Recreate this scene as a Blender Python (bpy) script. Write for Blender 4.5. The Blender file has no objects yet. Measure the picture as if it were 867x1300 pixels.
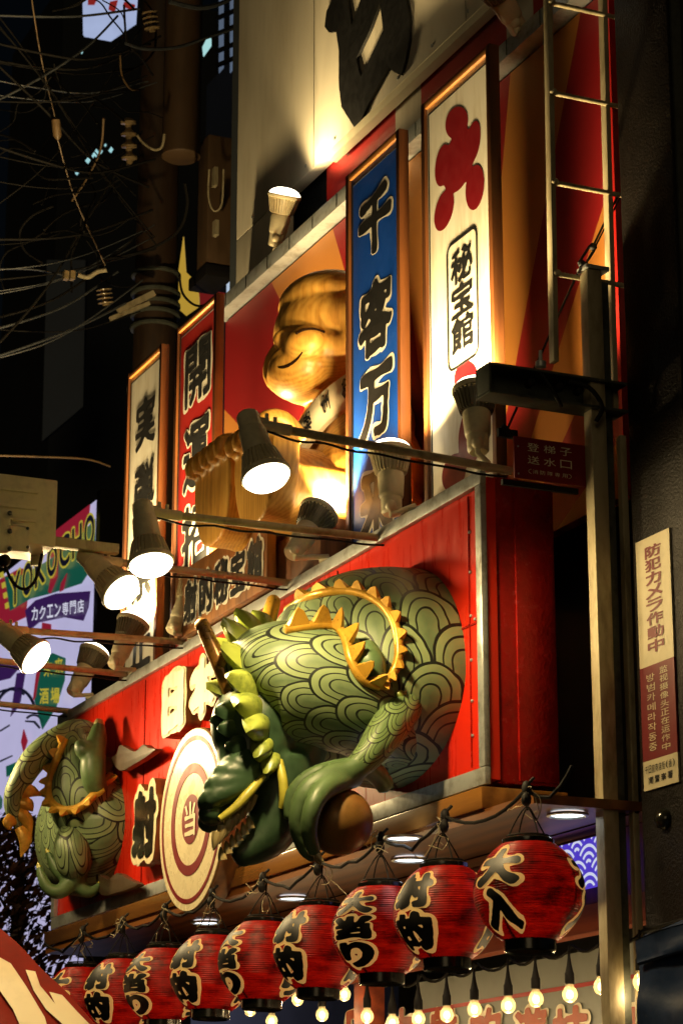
import bpy, bmesh, math, random
import numpy as np
from mathutils import Vector, Matrix, Quaternion
from mathutils.geometry import tessellate_polygon
random.seed(7)
rng = np.random.RandomState(5)
C = bpy.context.scene.collection
scene = bpy.context.scene
PI = math.pi

# ---------------------------------------------------------------- camera, sky, exposure
F, CX, CY = 3080.0, 433.5, 650.0            # focal length and centre of the 867 x 1300 photograph
AZ, PT = math.radians(24.1), math.radians(16.1)
hv = Vector((-math.cos(AZ), math.sin(AZ), 0)); rv = Vector((math.sin(AZ), math.cos(AZ), 0)); zv = Vector((0, 0, 1))
fv = hv * math.cos(PT) + zv * math.sin(PT); uv_ = -hv * math.sin(PT) + zv * math.cos(PT)
CAM = Vector((5.945, -3.104, 1.6))
cd = bpy.data.cameras.new('camera'); co = bpy.data.objects.new('camera', cd); C.objects.link(co)
m3 = Matrix((rv, uv_, -fv)).transposed()
co.matrix_world = Matrix.Translation(CAM) @ m3.to_4x4()
cd.sensor_fit = 'VERTICAL'; cd.sensor_height = 36.0; cd.lens = F / 1300 * 36
cd.clip_start = 0.05; cd.clip_end = 2000
cd.dof.use_dof = True; cd.dof.focus_distance = 7.6; cd.dof.aperture_fstop = 11
scene.camera = co
w = bpy.data.worlds.new('World'); scene.world = w; w.use_nodes = True
wn = w.node_tree; sk = wn.nodes.new('ShaderNodeTexSky'); sk.sky_type = 'NISHITA'; sk.sun_disc = False
sk.sun_elevation = math.radians(12); sk.sun_rotation = math.radians(123)
bg = wn.nodes['Background']; wn.links.new(sk.outputs[0], bg.inputs[0]); bg.inputs[1].default_value = 0.0008
sd = bpy.data.lights.new('street_glow_sun', 'SUN'); sd.energy = 0.16; sd.angle = math.radians(25); sd.color = (1.0, 0.74, 0.38)  # warm low sun added to stand in for ambient glow from the street
so = bpy.data.objects.new('street_glow_sun', sd); C.objects.link(so); so.rotation_euler = Vector((.85,-.55,.22)).to_track_quat('Z','Y').to_euler()
scene.view_settings.view_transform = 'Standard'; scene.view_settings.look = 'None'
scene.view_settings.gamma = 1; scene.view_settings.use_curve_mapping = False
scene.view_settings.exposure = -0.28
scene.render.engine = 'CYCLES'
cy = scene.cycles
cy.use_denoising = True; cy.max_bounces = 6; cy.diffuse_bounces = 3; cy.glossy_bounces = 3; cy.transmission_bounces = 4
cy.transparent_max_bounces = 8; cy.caustics_reflective = False; cy.caustics_refractive = False
cy.sample_clamp_indirect = 4.0
WARM = (1.0, 0.73, 0.34)

# ---------------------------------------------------------------- where a ray of the survey meets a wall plane
def P(px, py, ax, val):
    d = rv * ((px - CX) / F) + uv_ * ((CY - py) / F) + fv
    i = 'XYZ'.index(ax)
    return CAM + d * ((val - CAM[i]) / d[i])
def PD(px, py, dep):
    return CAM + (rv * ((px - CX) / F) + uv_ * ((CY - py) / F) + fv) * dep

# ---------------------------------------------------------------- mesh helpers
WM = {}
class MB:
    def __init__(s): s.v = []; s.f = []; s.uv = {}
    def add(s, vs, fs, uvs=None):
        o = len(s.v); s.v += [tuple(p) for p in vs]
        for k, f in enumerate(fs):
            if uvs is not None: s.uv[len(s.f)] = uvs[k]
            s.f.append(tuple(i + o for i in f))
        return s
    def box(s, a, b):
        x0, y0, z0 = [min(p, q) for p, q in zip(a, b)]; x1, y1, z1 = [max(p, q) for p, q in zip(a, b)]
        return s.add([(x0,y0,z0),(x1,y0,z0),(x1,y1,z0),(x0,y1,z0),(x0,y0,z1),(x1,y0,z1),(x1,y1,z1),(x0,y1,z1)],
                     [(0,3,2,1),(4,5,6,7),(0,1,5,4),(1,2,6,5),(2,3,7,6),(3,0,4,7)])
    def obox(s, c, ex, ey, ez):
        c, ex, ey, ez = map(Vector, (c, ex, ey, ez))
        vs = [c + ex*i + ey*j + ez*k for k in (-1,1) for j, i in ((-1,-1),(-1,1),(1,1),(1,-1))]
        return s.add(vs, [(0,3,2,1),(4,5,6,7),(0,1,5,4),(1,2,6,5),(2,3,7,6),(3,0,4,7)])
    def beam(s, a, b, wd, ht, up=(0,0,1)):
        a, b = Vector(a), Vector(b); d = (b - a).normalized(); u = Vector(up); sd_ = d.cross(u).normalized(); u = sd_.cross(d)
        return s.obox((a+b)/2, (b-a)/2, sd_*wd/2, u*ht/2)
    def tube(s, pts, rad, seg=10, caps=True, smooth=0, uvs=None, closed=False, flat=None):
        pts = [Vector(p) for p in pts]
        if not hasattr(rad, '__len__'): rad = [rad]*len(pts)
        if smooth: pts, rad = spline(pts, rad, smooth, closed)
        n = len(pts); tang = []
        for i in range(n):
            a = pts[i-1] if (i or closed) else pts[i]; b = pts[(i+1) % n] if (i < n-1 or closed) else pts[i]
            tang.append((b-a).normalized())
        nrm = tang[0].orthogonal().normalized(); vs = []; L = [0]
        if abs(tang[0].dot(Vector((1,0,0)))) < .9:
            nrm = (Vector((1,0,0)) - tang[0]*tang[0].x).normalized()
        for i in range(n):
            if i: L.append(L[-1] + (pts[i]-pts[i-1]).length)
            nrm = (nrm - tang[i]*nrm.dot(tang[i])).normalized(); bn = tang[i].cross(nrm)
            for k in range(seg):
                t = 2*PI*k/seg
                fl = flat if flat else 1.0
                vs.append(pts[i] + (nrm*math.cos(t)*fl + bn*math.sin(t))*rad[i])
        fs = []; us = [] if uvs else None
        for i in range(n if closed else n-1):
            i2 = (i+1) % n
            for k in range(seg):
                k2 = (k+1) % seg
                fs.append((i*seg+k, i*seg+k2, i2*seg+k2, i2*seg+k))
                if uvs:
                    a0, a1 = k/seg*uvs[0], (k+1)/seg*uvs[0]; l0, l1 = L[i]*uvs[1], (L[i2] if i2 else L[i])*uvs[1]
                    us.append(((a0,l0),(a1,l0),(a1,l1),(a0,l1)))
        if caps and not closed:
            c0 = len(vs); vs += [pts[0] - tang[0]*rad[0]*.25, pts[-1] + tang[-1]*rad[-1]*.25]
            for k in range(seg):
                k2 = (k+1) % seg
                fs.append((c0, k2, k)); fs.append((c0+1, (n-1)*seg+k, (n-1)*seg+k2))
                if uvs: us += [((0,0),)*3, ((0,0),)*3]
        return s.add(vs, fs, us)
    def lathe(s, o, ax, prof, seg=24, closed_ends=True):
        o = Vector(o); ax = Vector(ax).normalized(); e1 = ax.orthogonal().normalized(); e2 = ax.cross(e1)
        vs = []; fs = []
        for r, z in prof:
            for k in range(seg):
                t = 2*PI*k/seg; vs.append(o + ax*z + (e1*math.cos(t)+e2*math.sin(t))*r)
        for i in range(len(prof)-1):
            for k in range(seg):
                k2 = (k+1) % seg; fs.append((i*seg+k, i*seg+k2, (i+1)*seg+k2, (i+1)*seg+k))
        if closed_ends:
            fs.append(tuple(range(seg))[::-1]); fs.append(tuple((len(prof)-1)*seg+k for k in range(seg)))
        return s.add(vs, fs)
    def ell(s, c, r, rot=None, seg=20, rings=12):
        c = Vector(c); vs = []; fs = []
        if not hasattr(r, '__len__'): r = (r, r, r)
        R = rot if rot is not None else Matrix.Identity(3)
        for i in range(rings+1):
            ph = PI*i/rings
            for k in range(seg):
                t = 2*PI*k/seg
                vs.append(c + R @ Vector((r[0]*math.sin(ph)*math.cos(t), r[1]*math.sin(ph)*math.sin(t), r[2]*math.cos(ph))))
        for i in range(rings):
            for k in range(seg):
                k2 = (k+1) % seg; fs.append((i*seg+k, (i+1)*seg+k, (i+1)*seg+k2, i*seg+k2))
        return s.add(vs, fs)
    def prism(s, loops, depth):
        """loops: 3D outlines (outer, holes...) lying in a plane; depth: vector of thickness"""
        loops = [[Vector(p) for p in l] for l in loops]; depth = Vector(depth)
        flat = [p for l in loops for p in l]; n = len(flat)
        tris = tessellate_polygon(loops)
        vs = flat + [p + depth for p in flat]; fs = []
        for t in tris:
            fs.append(tuple(t)); fs.append(tuple(i+n for i in reversed(t)))
        o = 0
        for l in loops:
            for k in range(len(l)):
                a, b = o+k, o+(k+1) % len(l); fs.append((a, b, b+n, a+n))
            o += len(l)
        return s.add(vs, fs)
    def build(s, name, m, parent=None, bevel=0, angle=40, local=False):
        me = bpy.data.meshes.new(name)
        vs = s.v
        if parent is not None and not local:
            inv = WM[parent.name].inverted(); vs = [inv @ Vector(p) for p in vs]
        me.from_pydata([tuple(p) for p in vs], [], s.f)
        if s.uv:
            ul = me.uv_layers.new(name='uv')
            for i, pl in enumerate(me.polygons):
                u = s.uv.get(i)
                if u:
                    for k, li in enumerate(pl.loop_indices): ul.data[li].uv = u[k]
        b = bmesh.new(); b.from_mesh(me); bmesh.ops.recalc_face_normals(b, faces=b.faces)
        if bevel:
            ed = [e for e in b.edges if len(e.link_faces) == 2 and e.calc_face_angle(0) > .6]
            bmesh.ops.bevel(b, geom=ed, offset=bevel, segments=2, affect='EDGES', profile=.6)
        b.to_mesh(me); b.free()
        me.polygons.foreach_set('use_smooth', [True]*len(me.polygons)); me.set_sharp_from_angle(angle=math.radians(angle))
        return link(name, me, m, parent)
def link(name, me, m, parent=None):
    o = bpy.data.objects.new(name, me); C.objects.link(o)
    if m is not None and not me.materials: me.materials.append(m)
    if parent is not None: o.parent = parent
    WM[o.name] = WM[parent.name] if parent is not None else Matrix.Identity(4)
    return o
def spline(pts, rad, n, closed=False):
    op, orr = [], []; N = len(pts)
    for i in range(N if closed else N-1):
        g = (lambda j: pts[j % N]) if closed else (lambda j: pts[max(0, min(N-1, j))])
        q = (lambda j: rad[j % N]) if closed else (lambda j: rad[max(0, min(N-1, j))])
        for k in range(n):
            t = k/n; a, b, c, d = (g(i+j) for j in (-1,0,1,2)); ra, rb, rc, rd = (q(i+j) for j in (-1,0,1,2))
            cr = lambda a,b,c,d: .5*((2*b) + (c-a)*t + (2*a-5*b+4*c-d)*t*t + (-a+3*b-3*c+d)*t**3)
            op.append(cr(a,b,c,d)); orr.append(max(1e-4, cr(ra,rb,rc,rd)))
    if not closed: op.append(pts[-1]); orr.append(rad[-1])
    return op, orr
def thing(name, label, cat, loc=(0,0,0), group=None, rot=None):
    o = bpy.data.objects.new(name, None); C.objects.link(o); o.empty_display_size = .1
    o.location = loc
    if rot is not None:
        o.rotation_mode = 'QUATERNION'; o.rotation_quaternion = rot
    WM[o.name] = Matrix.LocRotScale(Vector(loc), rot if rot is not None else Quaternion(), None)
    o['label'] = label; o['category'] = cat
    if group: o['group'] = group
    return o
def tag(o, label=None, cat=None, group=None, kind=None):
    for k, v in (('label', label), ('category', cat), ('group', group), ('kind', kind)):
        if v: o[k] = v
    return o
def remeshed(mb, voxel, smooth=6, factor=.5):
    me = bpy.data.meshes.new('tmp'); me.from_pydata([tuple(p) for p in mb.v], [], mb.f)
    b = bmesh.new(); b.from_mesh(me); bmesh.ops.recalc_face_normals(b, faces=b.faces); b.to_mesh(me); b.free()
    o = bpy.data.objects.new('tmp', me); C.objects.link(o)
    r = o.modifiers.new('r', 'REMESH'); r.mode = 'VOXEL'; r.voxel_size = voxel
    if smooth:
        q = o.modifiers.new('s', 'SMOOTH'); q.factor = factor; q.iterations = smooth
    ev = o.evaluated_get(bpy.context.evaluated_depsgraph_get()); m2 = ev.to_mesh()
    out = MB(); out.add([tuple(v.co) for v in m2.vertices], [tuple(p.vertices) for p in m2.polygons])
    ev.to_mesh_clear(); bpy.data.objects.remove(o); bpy.data.meshes.remove(me)
    return out

from mathutils.bvhtree import BVHTree
def caster(*mbs):
    v = []; f = []
    for m_ in mbs: f += [tuple(i+len(v) for i in q) for q in m_.f]; v += [Vector(p) for p in m_.v]
    bv = BVHTree.FromPolygons(v, f)
    def hit(px, py, lift=0.0):
        d = PD(px, py, 1)-CAM; h_ = bv.ray_cast(CAM, d.normalized())
        if h_[0] is None:
            best = None
            for t in np.linspace(5.5, 10, 90):
                q = bv.find_nearest(CAM + d*float(t))
                if best is None or q[3] < best[3]: best = q
            h_ = best
        n_ = h_[1]
        if n_.dot(d) > 0: n_ = -n_
        return h_[0] + n_*lift, n_
    return hit

# ---------------------------------------------------------------- brush lettering grown from the built-in font
NPX, PAD = 60, 14
_gl = {}
def raster(ch):
    if ch in _gl: return _gl[ch]
    cu = bpy.data.curves.new('t', 'FONT'); cu.body = ch; cu.size = 1; cu.resolution_u = 4
    o = bpy.data.objects.new('t', cu); C.objects.link(o)
    ev = o.evaluated_get(bpy.context.evaluated_depsgraph_get()); me = ev.to_mesh()
    V = np.array([v.co[:2] for v in me.vertices]); me.calc_loop_triangles()
    T = [tuple(t.vertices) for t in me.loop_triangles]
    ev.to_mesh_clear(); bpy.data.objects.remove(o); bpy.data.curves.remove(cu)
    lo, hi = V.min(0), V.max(0); n = int(max(hi-lo)*NPX) + 2*PAD + 2
    V = (V-(lo+hi)/2)*NPX + n/2
    M = np.zeros((n, n), bool); yy, xx = np.mgrid[0:n, 0:n]
    for t in T:
        a, b, c = V[list(t)]
        x0, y0 = np.floor(np.minimum(np.minimum(a, b), c)).astype(int); x1, y1 = np.ceil(np.maximum(np.maximum(a, b), c)).astype(int)+1
        x0, y0 = max(x0, 0), max(y0, 0)
        X, Y = xx[y0:y1, x0:x1]+0., yy[y0:y1, x0:x1]+0.
        e = lambda p, q: (q[0]-p[0])*(Y-p[1])-(q[1]-p[1])*(X-p[0])
        e0, e1, e2 = e(a,b), e(b,c), e(c,a)
        M[y0:y1, x0:x1] |= ((e0>=-.3)&(e1>=-.3)&(e2>=-.3))|((e0<=.3)&(e1<=.3)&(e2<=.3))
    D = np.where(M, 0., 99.); R = PAD-2
    for dy in range(-R, R+1):
        for dx in range(-R, R+1):
            d = math.hypot(dx, dy)
            if d <= R:
                S = np.zeros_like(M); S[max(0,dy):n+min(0,dy), max(0,dx):n+min(0,dx)] = M[max(0,-dy):n+min(0,-dy), max(0,-dx):n+min(0,-dx)]
                D = np.where(S, np.minimum(D, d), D)
    for _ in range(2):
        D[1:-1,1:-1] = (D[1:-1,1:-1]*4 + D[:-2,1:-1]+D[2:,1:-1]+D[1:-1,:-2]+D[1:-1,2:])/8
    _gl[ch] = D; return D
def march(G):
    """filled marching squares of G >= 0 -> vertices (x, y), faces"""
    n, m = G.shape; vs = []; ix = {}; fs = []
    def vid(key, p):
        if key not in ix: ix[key] = len(vs); vs.append(p)
        return ix[key]
    ins = G >= 0
    cell = ins[:-1,:-1]|ins[1:,:-1]|ins[:-1,1:]|ins[1:,1:]
    for y, x in zip(*np.nonzero(cell)):
        cs = ((x,y),(x+1,y),(x+1,y+1),(x,y+1)); f = []
        for k in range(4):
            a, b = cs[k], cs[(k+1)%4]; ga, gb = G[a[1],a[0]], G[b[1],b[0]]
            if ga >= 0: f.append(vid(a, (float(a[0]), float(a[1]))))
            if (ga >= 0) != (gb >= 0):
                t = ga/(ga-gb); t = min(max(t, .03), .97); key = (min(a,b), max(a,b))
                f.append(vid(key, (a[0]+(b[0]-a[0])*t, a[1]+(b[1]-a[1])*t)))
        if len(f) >= 3: fs.append(tuple(f))
    return vs, fs
_gm = {}
def glyph(ch, bold, brush=True):
    """points centred, scaled so that the boldened box is one unit in each direction"""
    key = (ch, round(bold, 2), brush)
    if key in _gm: return _gm[key]
    D = raster(ch); n = D.shape[0]; yy, xx = np.mgrid[0:n, 0:n]
    b = bold*NPX
    if brush: b = b*(1 + .28*np.sin(xx*.16+1.3*np.sin(yy*.11)+len(_gm)) )
    vs, fs = march(b - D); V = np.array(vs); V = (V - n/2.)/NPX
    _gm[key] = (V, fs); return _gm[key]
def gbox(ch, bold):
    V, f = glyph(ch, bold); return V.min(0), V.max(0)
def letter(mb, ch, place, bold=.03, wh=(1,1), ref=None, shear=0.0, brush=True):
    """place(u, v) -> 3D point, u,v in -0.5..0.5 of the letter's box; ref = boldness whose box sets the scale"""
    V, fs = glyph(ch, bold, brush)
    lo, hi = gbox(ch, ref if ref is not None else bold)
    s = np.maximum(hi-lo, .35); c = (lo+hi)/2
    U = (V-c)/s
    mb.add([place(u + shear*v, v) for u, v in U], fs)
    return mb
def thick(mb, d):
    d = Vector(d); n = len(mb.v); cnt = {}
    for f in mb.f:
        for k in range(len(f)):
            a, b = f[k], f[(k+1) % len(f)]; cnt[(a,b)] = 1
    side = [(a, b, b+n, a+n) for (a, b) in cnt if (b, a) not in cnt]
    mb.f += [tuple(i+n for i in reversed(f)) for f in list(mb.f)] + side
    mb.v += [tuple(Vector(p)+d) for p in mb.v]
    return mb

# ---------------------------------------------------------------- materials
class NT:
    def __init__(s, name):
        s.m = bpy.data.materials.new(name); s.m.use_nodes = True; s.t = s.m.node_tree; s.b = s.t.nodes['Principled BSDF']
    def n(s, ty, **kw):
        x = s.t.nodes.new(ty)
        for k, v in kw.items(): setattr(x, k, v)
        return x
    def l(s, a, b): s.t.links.new(a, b)
    def val(s, sock, v):
        if isinstance(v, bpy.types.NodeSocket): s.l(v, sock)
        else: sock.default_value = v
    def math(s, op, a, b=0.0, c=0.0):
        x = s.n('ShaderNodeMath', operation=op); s.val(x.inputs[0], a); s.val(x.inputs[1], b); s.val(x.inputs[2], c); return x.outputs[0]
    def mix(s, f, a, b):
        x = s.n('ShaderNodeMix', data_type='RGBA'); s.val(x.inputs[0], f)
        for i, v in ((6, a), (7, b)):
            if isinstance(v, bpy.types.NodeSocket): s.l(v, x.inputs[i])
            else: x.inputs[i].default_value = (*v[:3], 1)
        return x.outputs[2]
    def coords(s, scale=(1,1,1), out='Object'):
        tc = s.n('ShaderNodeTexCoord'); mp = s.n('ShaderNodeMapping'); mp.inputs['Scale'].default_value = scale
        s.l(tc.outputs[out], mp.inputs[0]); return mp.outputs[0]
    def noise(s, vec, scale, detail=4, rough=.6):
        x = s.n('ShaderNodeTexNoise'); s.l(vec, x.inputs['Vector']); x.inputs['Scale'].default_value = scale
        x.inputs['Detail'].default_value = detail; x.inputs['Roughness'].default_value = rough; return x.outputs[0]
    def ramp(s, f, stops):
        x = s.n('ShaderNodeValToRGB'); s.l(f, x.inputs[0]); e = x.color_ramp.elements
        while len(e) < len(stops): e.new(.5)
        for q, (p, c) in zip(e, stops): q.position = p; q.color = (*c, 1)
        return x.outputs[0]
    def bump(s, h, st=.3, dist=.01):
        x = s.n('ShaderNodeBump'); x.inputs['Strength'].default_value = st; x.inputs['Distance'].default_value = dist
        s.l(h, x.inputs['Height']); s.l(x.outputs[0], s.b.inputs['Normal'])
def paint(name, col, rough=.45, var=.18, scale=6, bump=0, bscale=60, metal=0.0, dirt=None, spec=.5, stretch=(1,1,1)):
    k = NT(name); v = k.coords(stretch); n = k.noise(v, scale, 5)
    n2 = k.noise(v, scale*6, 3)
    f = k.math('ADD', k.math('MULTIPLY', n, .7), k.math('MULTIPLY', n2, .3))
    d = dirt or tuple(c*(1-var*2.2) for c in col)
    c = k.ramp(f, [(.32, d), (.52, col), (.75, tuple(min(1, x*(1+var*.5)) for x in col))])
    k.l(c, k.b.inputs['Base Color'])
    k.l(k.math('MULTIPLY_ADD', n2, .3, rough-.15), k.b.inputs['Roughness'])
    k.b.inputs['Metallic'].default_value = metal; k.b.inputs['Specular IOR Level'].default_value = spec
    if bump: k.bump(k.noise(v, bscale, 3), bump, .004)
    return k.m
def wood(name, light, dark, axis='Z', rough=.45, scale=1.0, coat=0.0):
    k = NT(name); st = {'X': (1.2, 16, 16), 'Y': (16, 1.2, 16), 'Z': (16, 16, 1.2)}[axis]
    v = k.coords(tuple(q*scale for q in st)); n = k.noise(v, 2.2, 6, .65)
    v2 = k.coords(tuple(q*scale*.25 for q in st)); n2 = k.noise(v2, 2.5, 3)
    wv = k.n('ShaderNodeTexWave', wave_type='RINGS'); k.l(v2, wv.inputs[0]); wv.inputs['Scale'].default_value = 1.6
    wv.inputs['Distortion'].default_value = 5; wv.inputs['Detail'].default_value = 3
    f = k.math('ADD', k.math('MULTIPLY', n, .55), k.math('ADD', k.math('MULTIPLY', wv.outputs[1], .22), k.math('MULTIPLY', n2, .3)))
    c = k.ramp(f, [(.3, dark), (.5, tuple((a+b)/2 for a, b in zip(light, dark))), (.7, light)])
    k.l(c, k.b.inputs['Base Color']); k.b.inputs['Roughness'].default_value = rough
    k.b.inputs['Coat Weight'].default_value = coat; k.b.inputs['Coat Roughness'].default_value = .18
    k.bump(f, .25, .003); return k.m
def emit(name, col, st, base=(.02,.02,.02), rough=.3, var=0):
    k = NT(name); k.b.inputs['Base Color'].default_value = (*base, 1); k.b.inputs['Roughness'].default_value = rough
    k.b.inputs['Emission Color'].default_value = (*col, 1); k.b.inputs['Emission Strength'].default_value = st
    if var:
        n = k.noise(k.coords(), 3, 3); k.l(k.math('MULTIPLY_ADD', n, st*var*2, st*(1-var)), k.b.inputs['Emission Strength'])
    return k.m
def scales(name, light, base, dark, rough=.4):
    k = NT(name); tc = k.n('ShaderNodeTexCoord'); sp = k.n('ShaderNodeSeparateXYZ'); k.l(tc.outputs['UV'], sp.inputs[0])
    wob = k.noise(k.coords(), 6, 2); wob = k.math('MULTIPLY_ADD', wob, .22, -.11)
    U = k.math('ADD', sp.outputs[0], wob); V = k.math('ADD', sp.outputs[1], wob)
    r = k.math('FLOOR', V); f = k.math('SUBTRACT', V, r)
    od = k.math('MULTIPLY', k.math('FLOORED_MODULO', r, 2.0), .5)
    ua = k.math('SUBTRACT', k.math('FRACT', k.math('ADD', U, od)), .5)
    ub = k.math('SUBTRACT', k.math('FRACT', k.math('ADD', k.math('ADD', U, od), .5)), .5)
    sq = lambda a: k.math('MULTIPLY', a, a)
    dA = k.math('SQRT', k.math('ADD', k.math('MULTIPLY', sq(ua), 4.0), sq(f)))
    dB = k.math('MULTIPLY', k.math('ABSOLUTE', ub), 2.0)
    isA = k.math('LESS_THAN', dA, 1.0)
    d = k.math('ADD', k.math('MULTIPLY', dA, isA), k.math('MULTIPLY', dB, k.math('SUBTRACT', 1.0, isA)))
    line = None
    for c_, w_ in ((.97, .062), (.66, .030), (.36, .030)):
        e = k.math('LESS_THAN', k.math('ABSOLUTE', k.math('SUBTRACT', d, c_)), w_)
        line = e if line is None else k.math('MAXIMUM', line, e)
    n = k.noise(k.coords(), 5, 4); n2 = k.noise(k.coords(), 40, 4)
    grad = k.math('MULTIPLY_ADD', k.math('MINIMUM', d, 1.0), .75, -.12)      # airbrushed: paler toward each scale's rim
    shade = k.mix(k.math('ADD', grad, k.math('MULTIPLY', k.math('ADD', n, n2), .28)), base, light)
    k.l(k.mix(line, shade, dark), k.b.inputs['Base Color'])
    k.l(k.math('MULTIPLY_ADD', n2, .25, rough-.1), k.b.inputs['Roughness'])
    k.bump(k.math('MULTIPLY', d, -1.0), .25, .008)
    return k.m
M = {}
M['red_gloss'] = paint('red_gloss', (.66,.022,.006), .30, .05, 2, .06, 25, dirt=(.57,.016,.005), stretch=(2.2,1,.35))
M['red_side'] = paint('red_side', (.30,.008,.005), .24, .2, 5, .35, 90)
M['steel'] = paint('steel', (.50,.53,.52), .45, .25, 9, .1, 40, .55, (.22,.21,.18))
M['steel_dark'] = paint('steel_dark', (.10,.11,.09), .5, .3, 9, .15, 50, .4)
M['galv'] = paint('galv', (.44,.38,.24), .55, .25, 8, .15, 50, .2, (.16,.12,.06), stretch=(1,1,.3))
M['cream'] = paint('cream', (.80,.72,.50), .40, .07, 4)
M['cream_gloss'] = paint('cream_gloss', (.80,.70,.45), .28, .06, 4)
M['white_face'] = paint('white_face', (.78,.74,.62), .45, .05, 3, dirt=(.60,.54,.40), stretch=(4,4,.6))
M['billboard'] = paint('billboard', (.60,.55,.43), .55, .06, 1.6, dirt=(.47,.42,.31), stretch=(2.5,2.5,.5))
M['blue_face'] = paint('blue_face', (.004,.055,.34), .42, .1, 3)
M['red_face'] = paint('red_face', (.38,.012,.010), .45, .1, 3)
M['black_ink'] = paint('black_ink', (.006,.006,.006), .5, .1, 5)
M['black_gloss'] = paint('black_gloss', (.008,.008,.006), .18, .1, 5)
M['emblem_red'] = paint('emblem_red', (.19,.004,.008), .45, .08, 4)
M['letter_side'] = wood('letter_side', (.22,.10,.03), (.06,.025,.01), 'Z')
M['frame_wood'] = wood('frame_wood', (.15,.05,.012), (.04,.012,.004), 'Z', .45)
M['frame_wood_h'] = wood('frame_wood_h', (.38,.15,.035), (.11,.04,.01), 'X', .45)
M['plaque_wood'] = wood('plaque_wood', (.22,.085,.025), (.055,.018,.006), 'Z', .5)
k = NT('statue_wood'); v = k.coords((1,1,.35)); wv = k.n('ShaderNodeTexWave', wave_type='RINGS', rings_direction='Z'); k.l(v, wv.inputs[0])
wv.inputs['Scale'].default_value = 26; wv.inputs['Distortion'].default_value = 2.2; wv.inputs['Detail'].default_value = 3; wv.inputs['Detail Scale'].default_value = 1.4
n = k.noise(k.coords((26,26,2.2)), 2.2, 6, .7); n2 = k.noise(k.coords(), 3, 3)
f = k.math('ADD', k.math('MULTIPLY', wv.outputs[1], .11), k.math('ADD', k.math('MULTIPLY', n, .59), k.math('MULTIPLY', n2, .30)))
k.l(k.ramp(f, [(.30, (.36,.14,.02)), (.46, (.64,.31,.05)), (.68, (.82,.47,.10))]), k.b.inputs['Base Color'])
k.b.inputs['Roughness'].default_value = .42; k.b.inputs['Coat Weight'].default_value = .15; k.b.inputs['Coat Roughness'].default_value = .3
k.bump(f, .2, .004); M['statue_wood'] = k.m
M['soffit_wood'] = wood('soffit_wood', (.22,.075,.014), (.07,.02,.004), 'X', .45, .6)
M['varnish'] = wood('varnish', (.34,.15,.03), (.12,.045,.01), 'X', .25, .7, 1.0)
M['beam_red'] = wood('beam_red', (.30,.06,.02), (.12,.02,.01), 'X', .5)
M['black_metal'] = paint('black_metal', (.009,.008,.008), .65, .2, 8, spec=.2)
M['cable'] = paint('cable', (.010,.009,.008), .75, .2, 8, spec=.15)
M['lamp_body'] = paint('lamp_body', (.78,.70,.46), .42, .12, 10, .1, 70)
M['lamp_dark'] = paint('lamp_dark', (.17,.15,.10), .4, .2, 20)
M['lamp_fin'] = paint('lamp_fin', (.62,.54,.34), .42, .15, 20)
M['lens'] = emit('lens', (1.0,.86,.62), 9.0, (.8,.8,.75))
M['lens_soft'] = emit('lens_soft', (1.0,.86,.58), 2.2, (.8,.8,.75))
M['gold'] = paint('gold', (.55,.30,.035), .33, .2, 12, .1, 50, .35)
M['horn'] = paint('horn', (.30,.14,.03), .3, .3, 12, .1, 50, .3)
M['ball'] = paint('ball', (.26,.13,.03), .42, .2, 5, .05, 40, .25)
M['scale_green'] = scales('scale_green', (.24,.31,.14), (.07,.115,.055), (.004,.008,.004), .48)
M['arm_scale'] = scales('arm_scale', (.17,.25,.09), (.09,.15,.055), (.006,.012,.006))
M['plain_green'] = paint('plain_green', (.085,.145,.055), .44, .25, 5, .08, 30)
M['dark_green'] = paint('dark_green', (.035,.075,.035), .42, .3, 5, .08, 30)
M['leaf_green'] = paint('leaf_green', (.30,.36,.06), .33, .35, 9, .05, 30, 0, (.06,.10,.02))
M['tip_yellow'] = paint('tip_yellow', (.50,.46,.06), .35, .15, 9)
M['tooth'] = paint('tooth', (.45,.36,.16), .35, .2, 9)
M['plate_brown'] = paint('plate_brown', (.07,.045,.025), .4, .2, 8)
M['concrete'] = paint('concrete', (.06,.058,.052), .85, .25, 2, .3, 30)
M['night_wall'] = paint('night_wall', (.05,.06,.07), .8, .1, .4)
M['asphalt'] = paint('asphalt', (.05,.05,.05), .85, .2, 1.2, .4, 60)
M['pillar'] = paint('pillar', (.006,.004,.003), .5, .3, 5, .9, 120, 0, None, .2)
M['notice_cream'] = paint('notice_cream', (.42,.37,.24), .5, .12, 6)
M['notice_red'] = paint('notice_red', (.11,.004,.007), .5, .12, 6)
M['sash'] = paint('sash', (.72,.62,.42), .6, .1, 6)
M['line_dark'] = paint('line_dark', (.02,.008,.003), .8, .1, 6, spec=.1)

# ================================================================ SETTING
g = MB().add([(-400,-400,0),(400,-400,0),(400,400,0),(-400,400,0)], [(0,1,2,3)]).build('ground', M['asphalt']); g['kind'] = 'structure'

def solid(nm, a, b, m, label, cat, bevel=0):
    return tag(MB().box(a, b).build(nm, m, None, bevel), label, cat)

# building behind the signs
bld = thing('shop_building', 'dark shop building carrying the red dragon sign and tall signboards', 'building', (-2,2,0))
MB().box((-3.95,.75,2.75),(.25,5,9)).build('upper_wall', M['night_wall'], bld)
MB().box((-3.95,1.6,0),(.25,5,2.62)).build('shop_front_wall', M['concrete'], bld)
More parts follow.
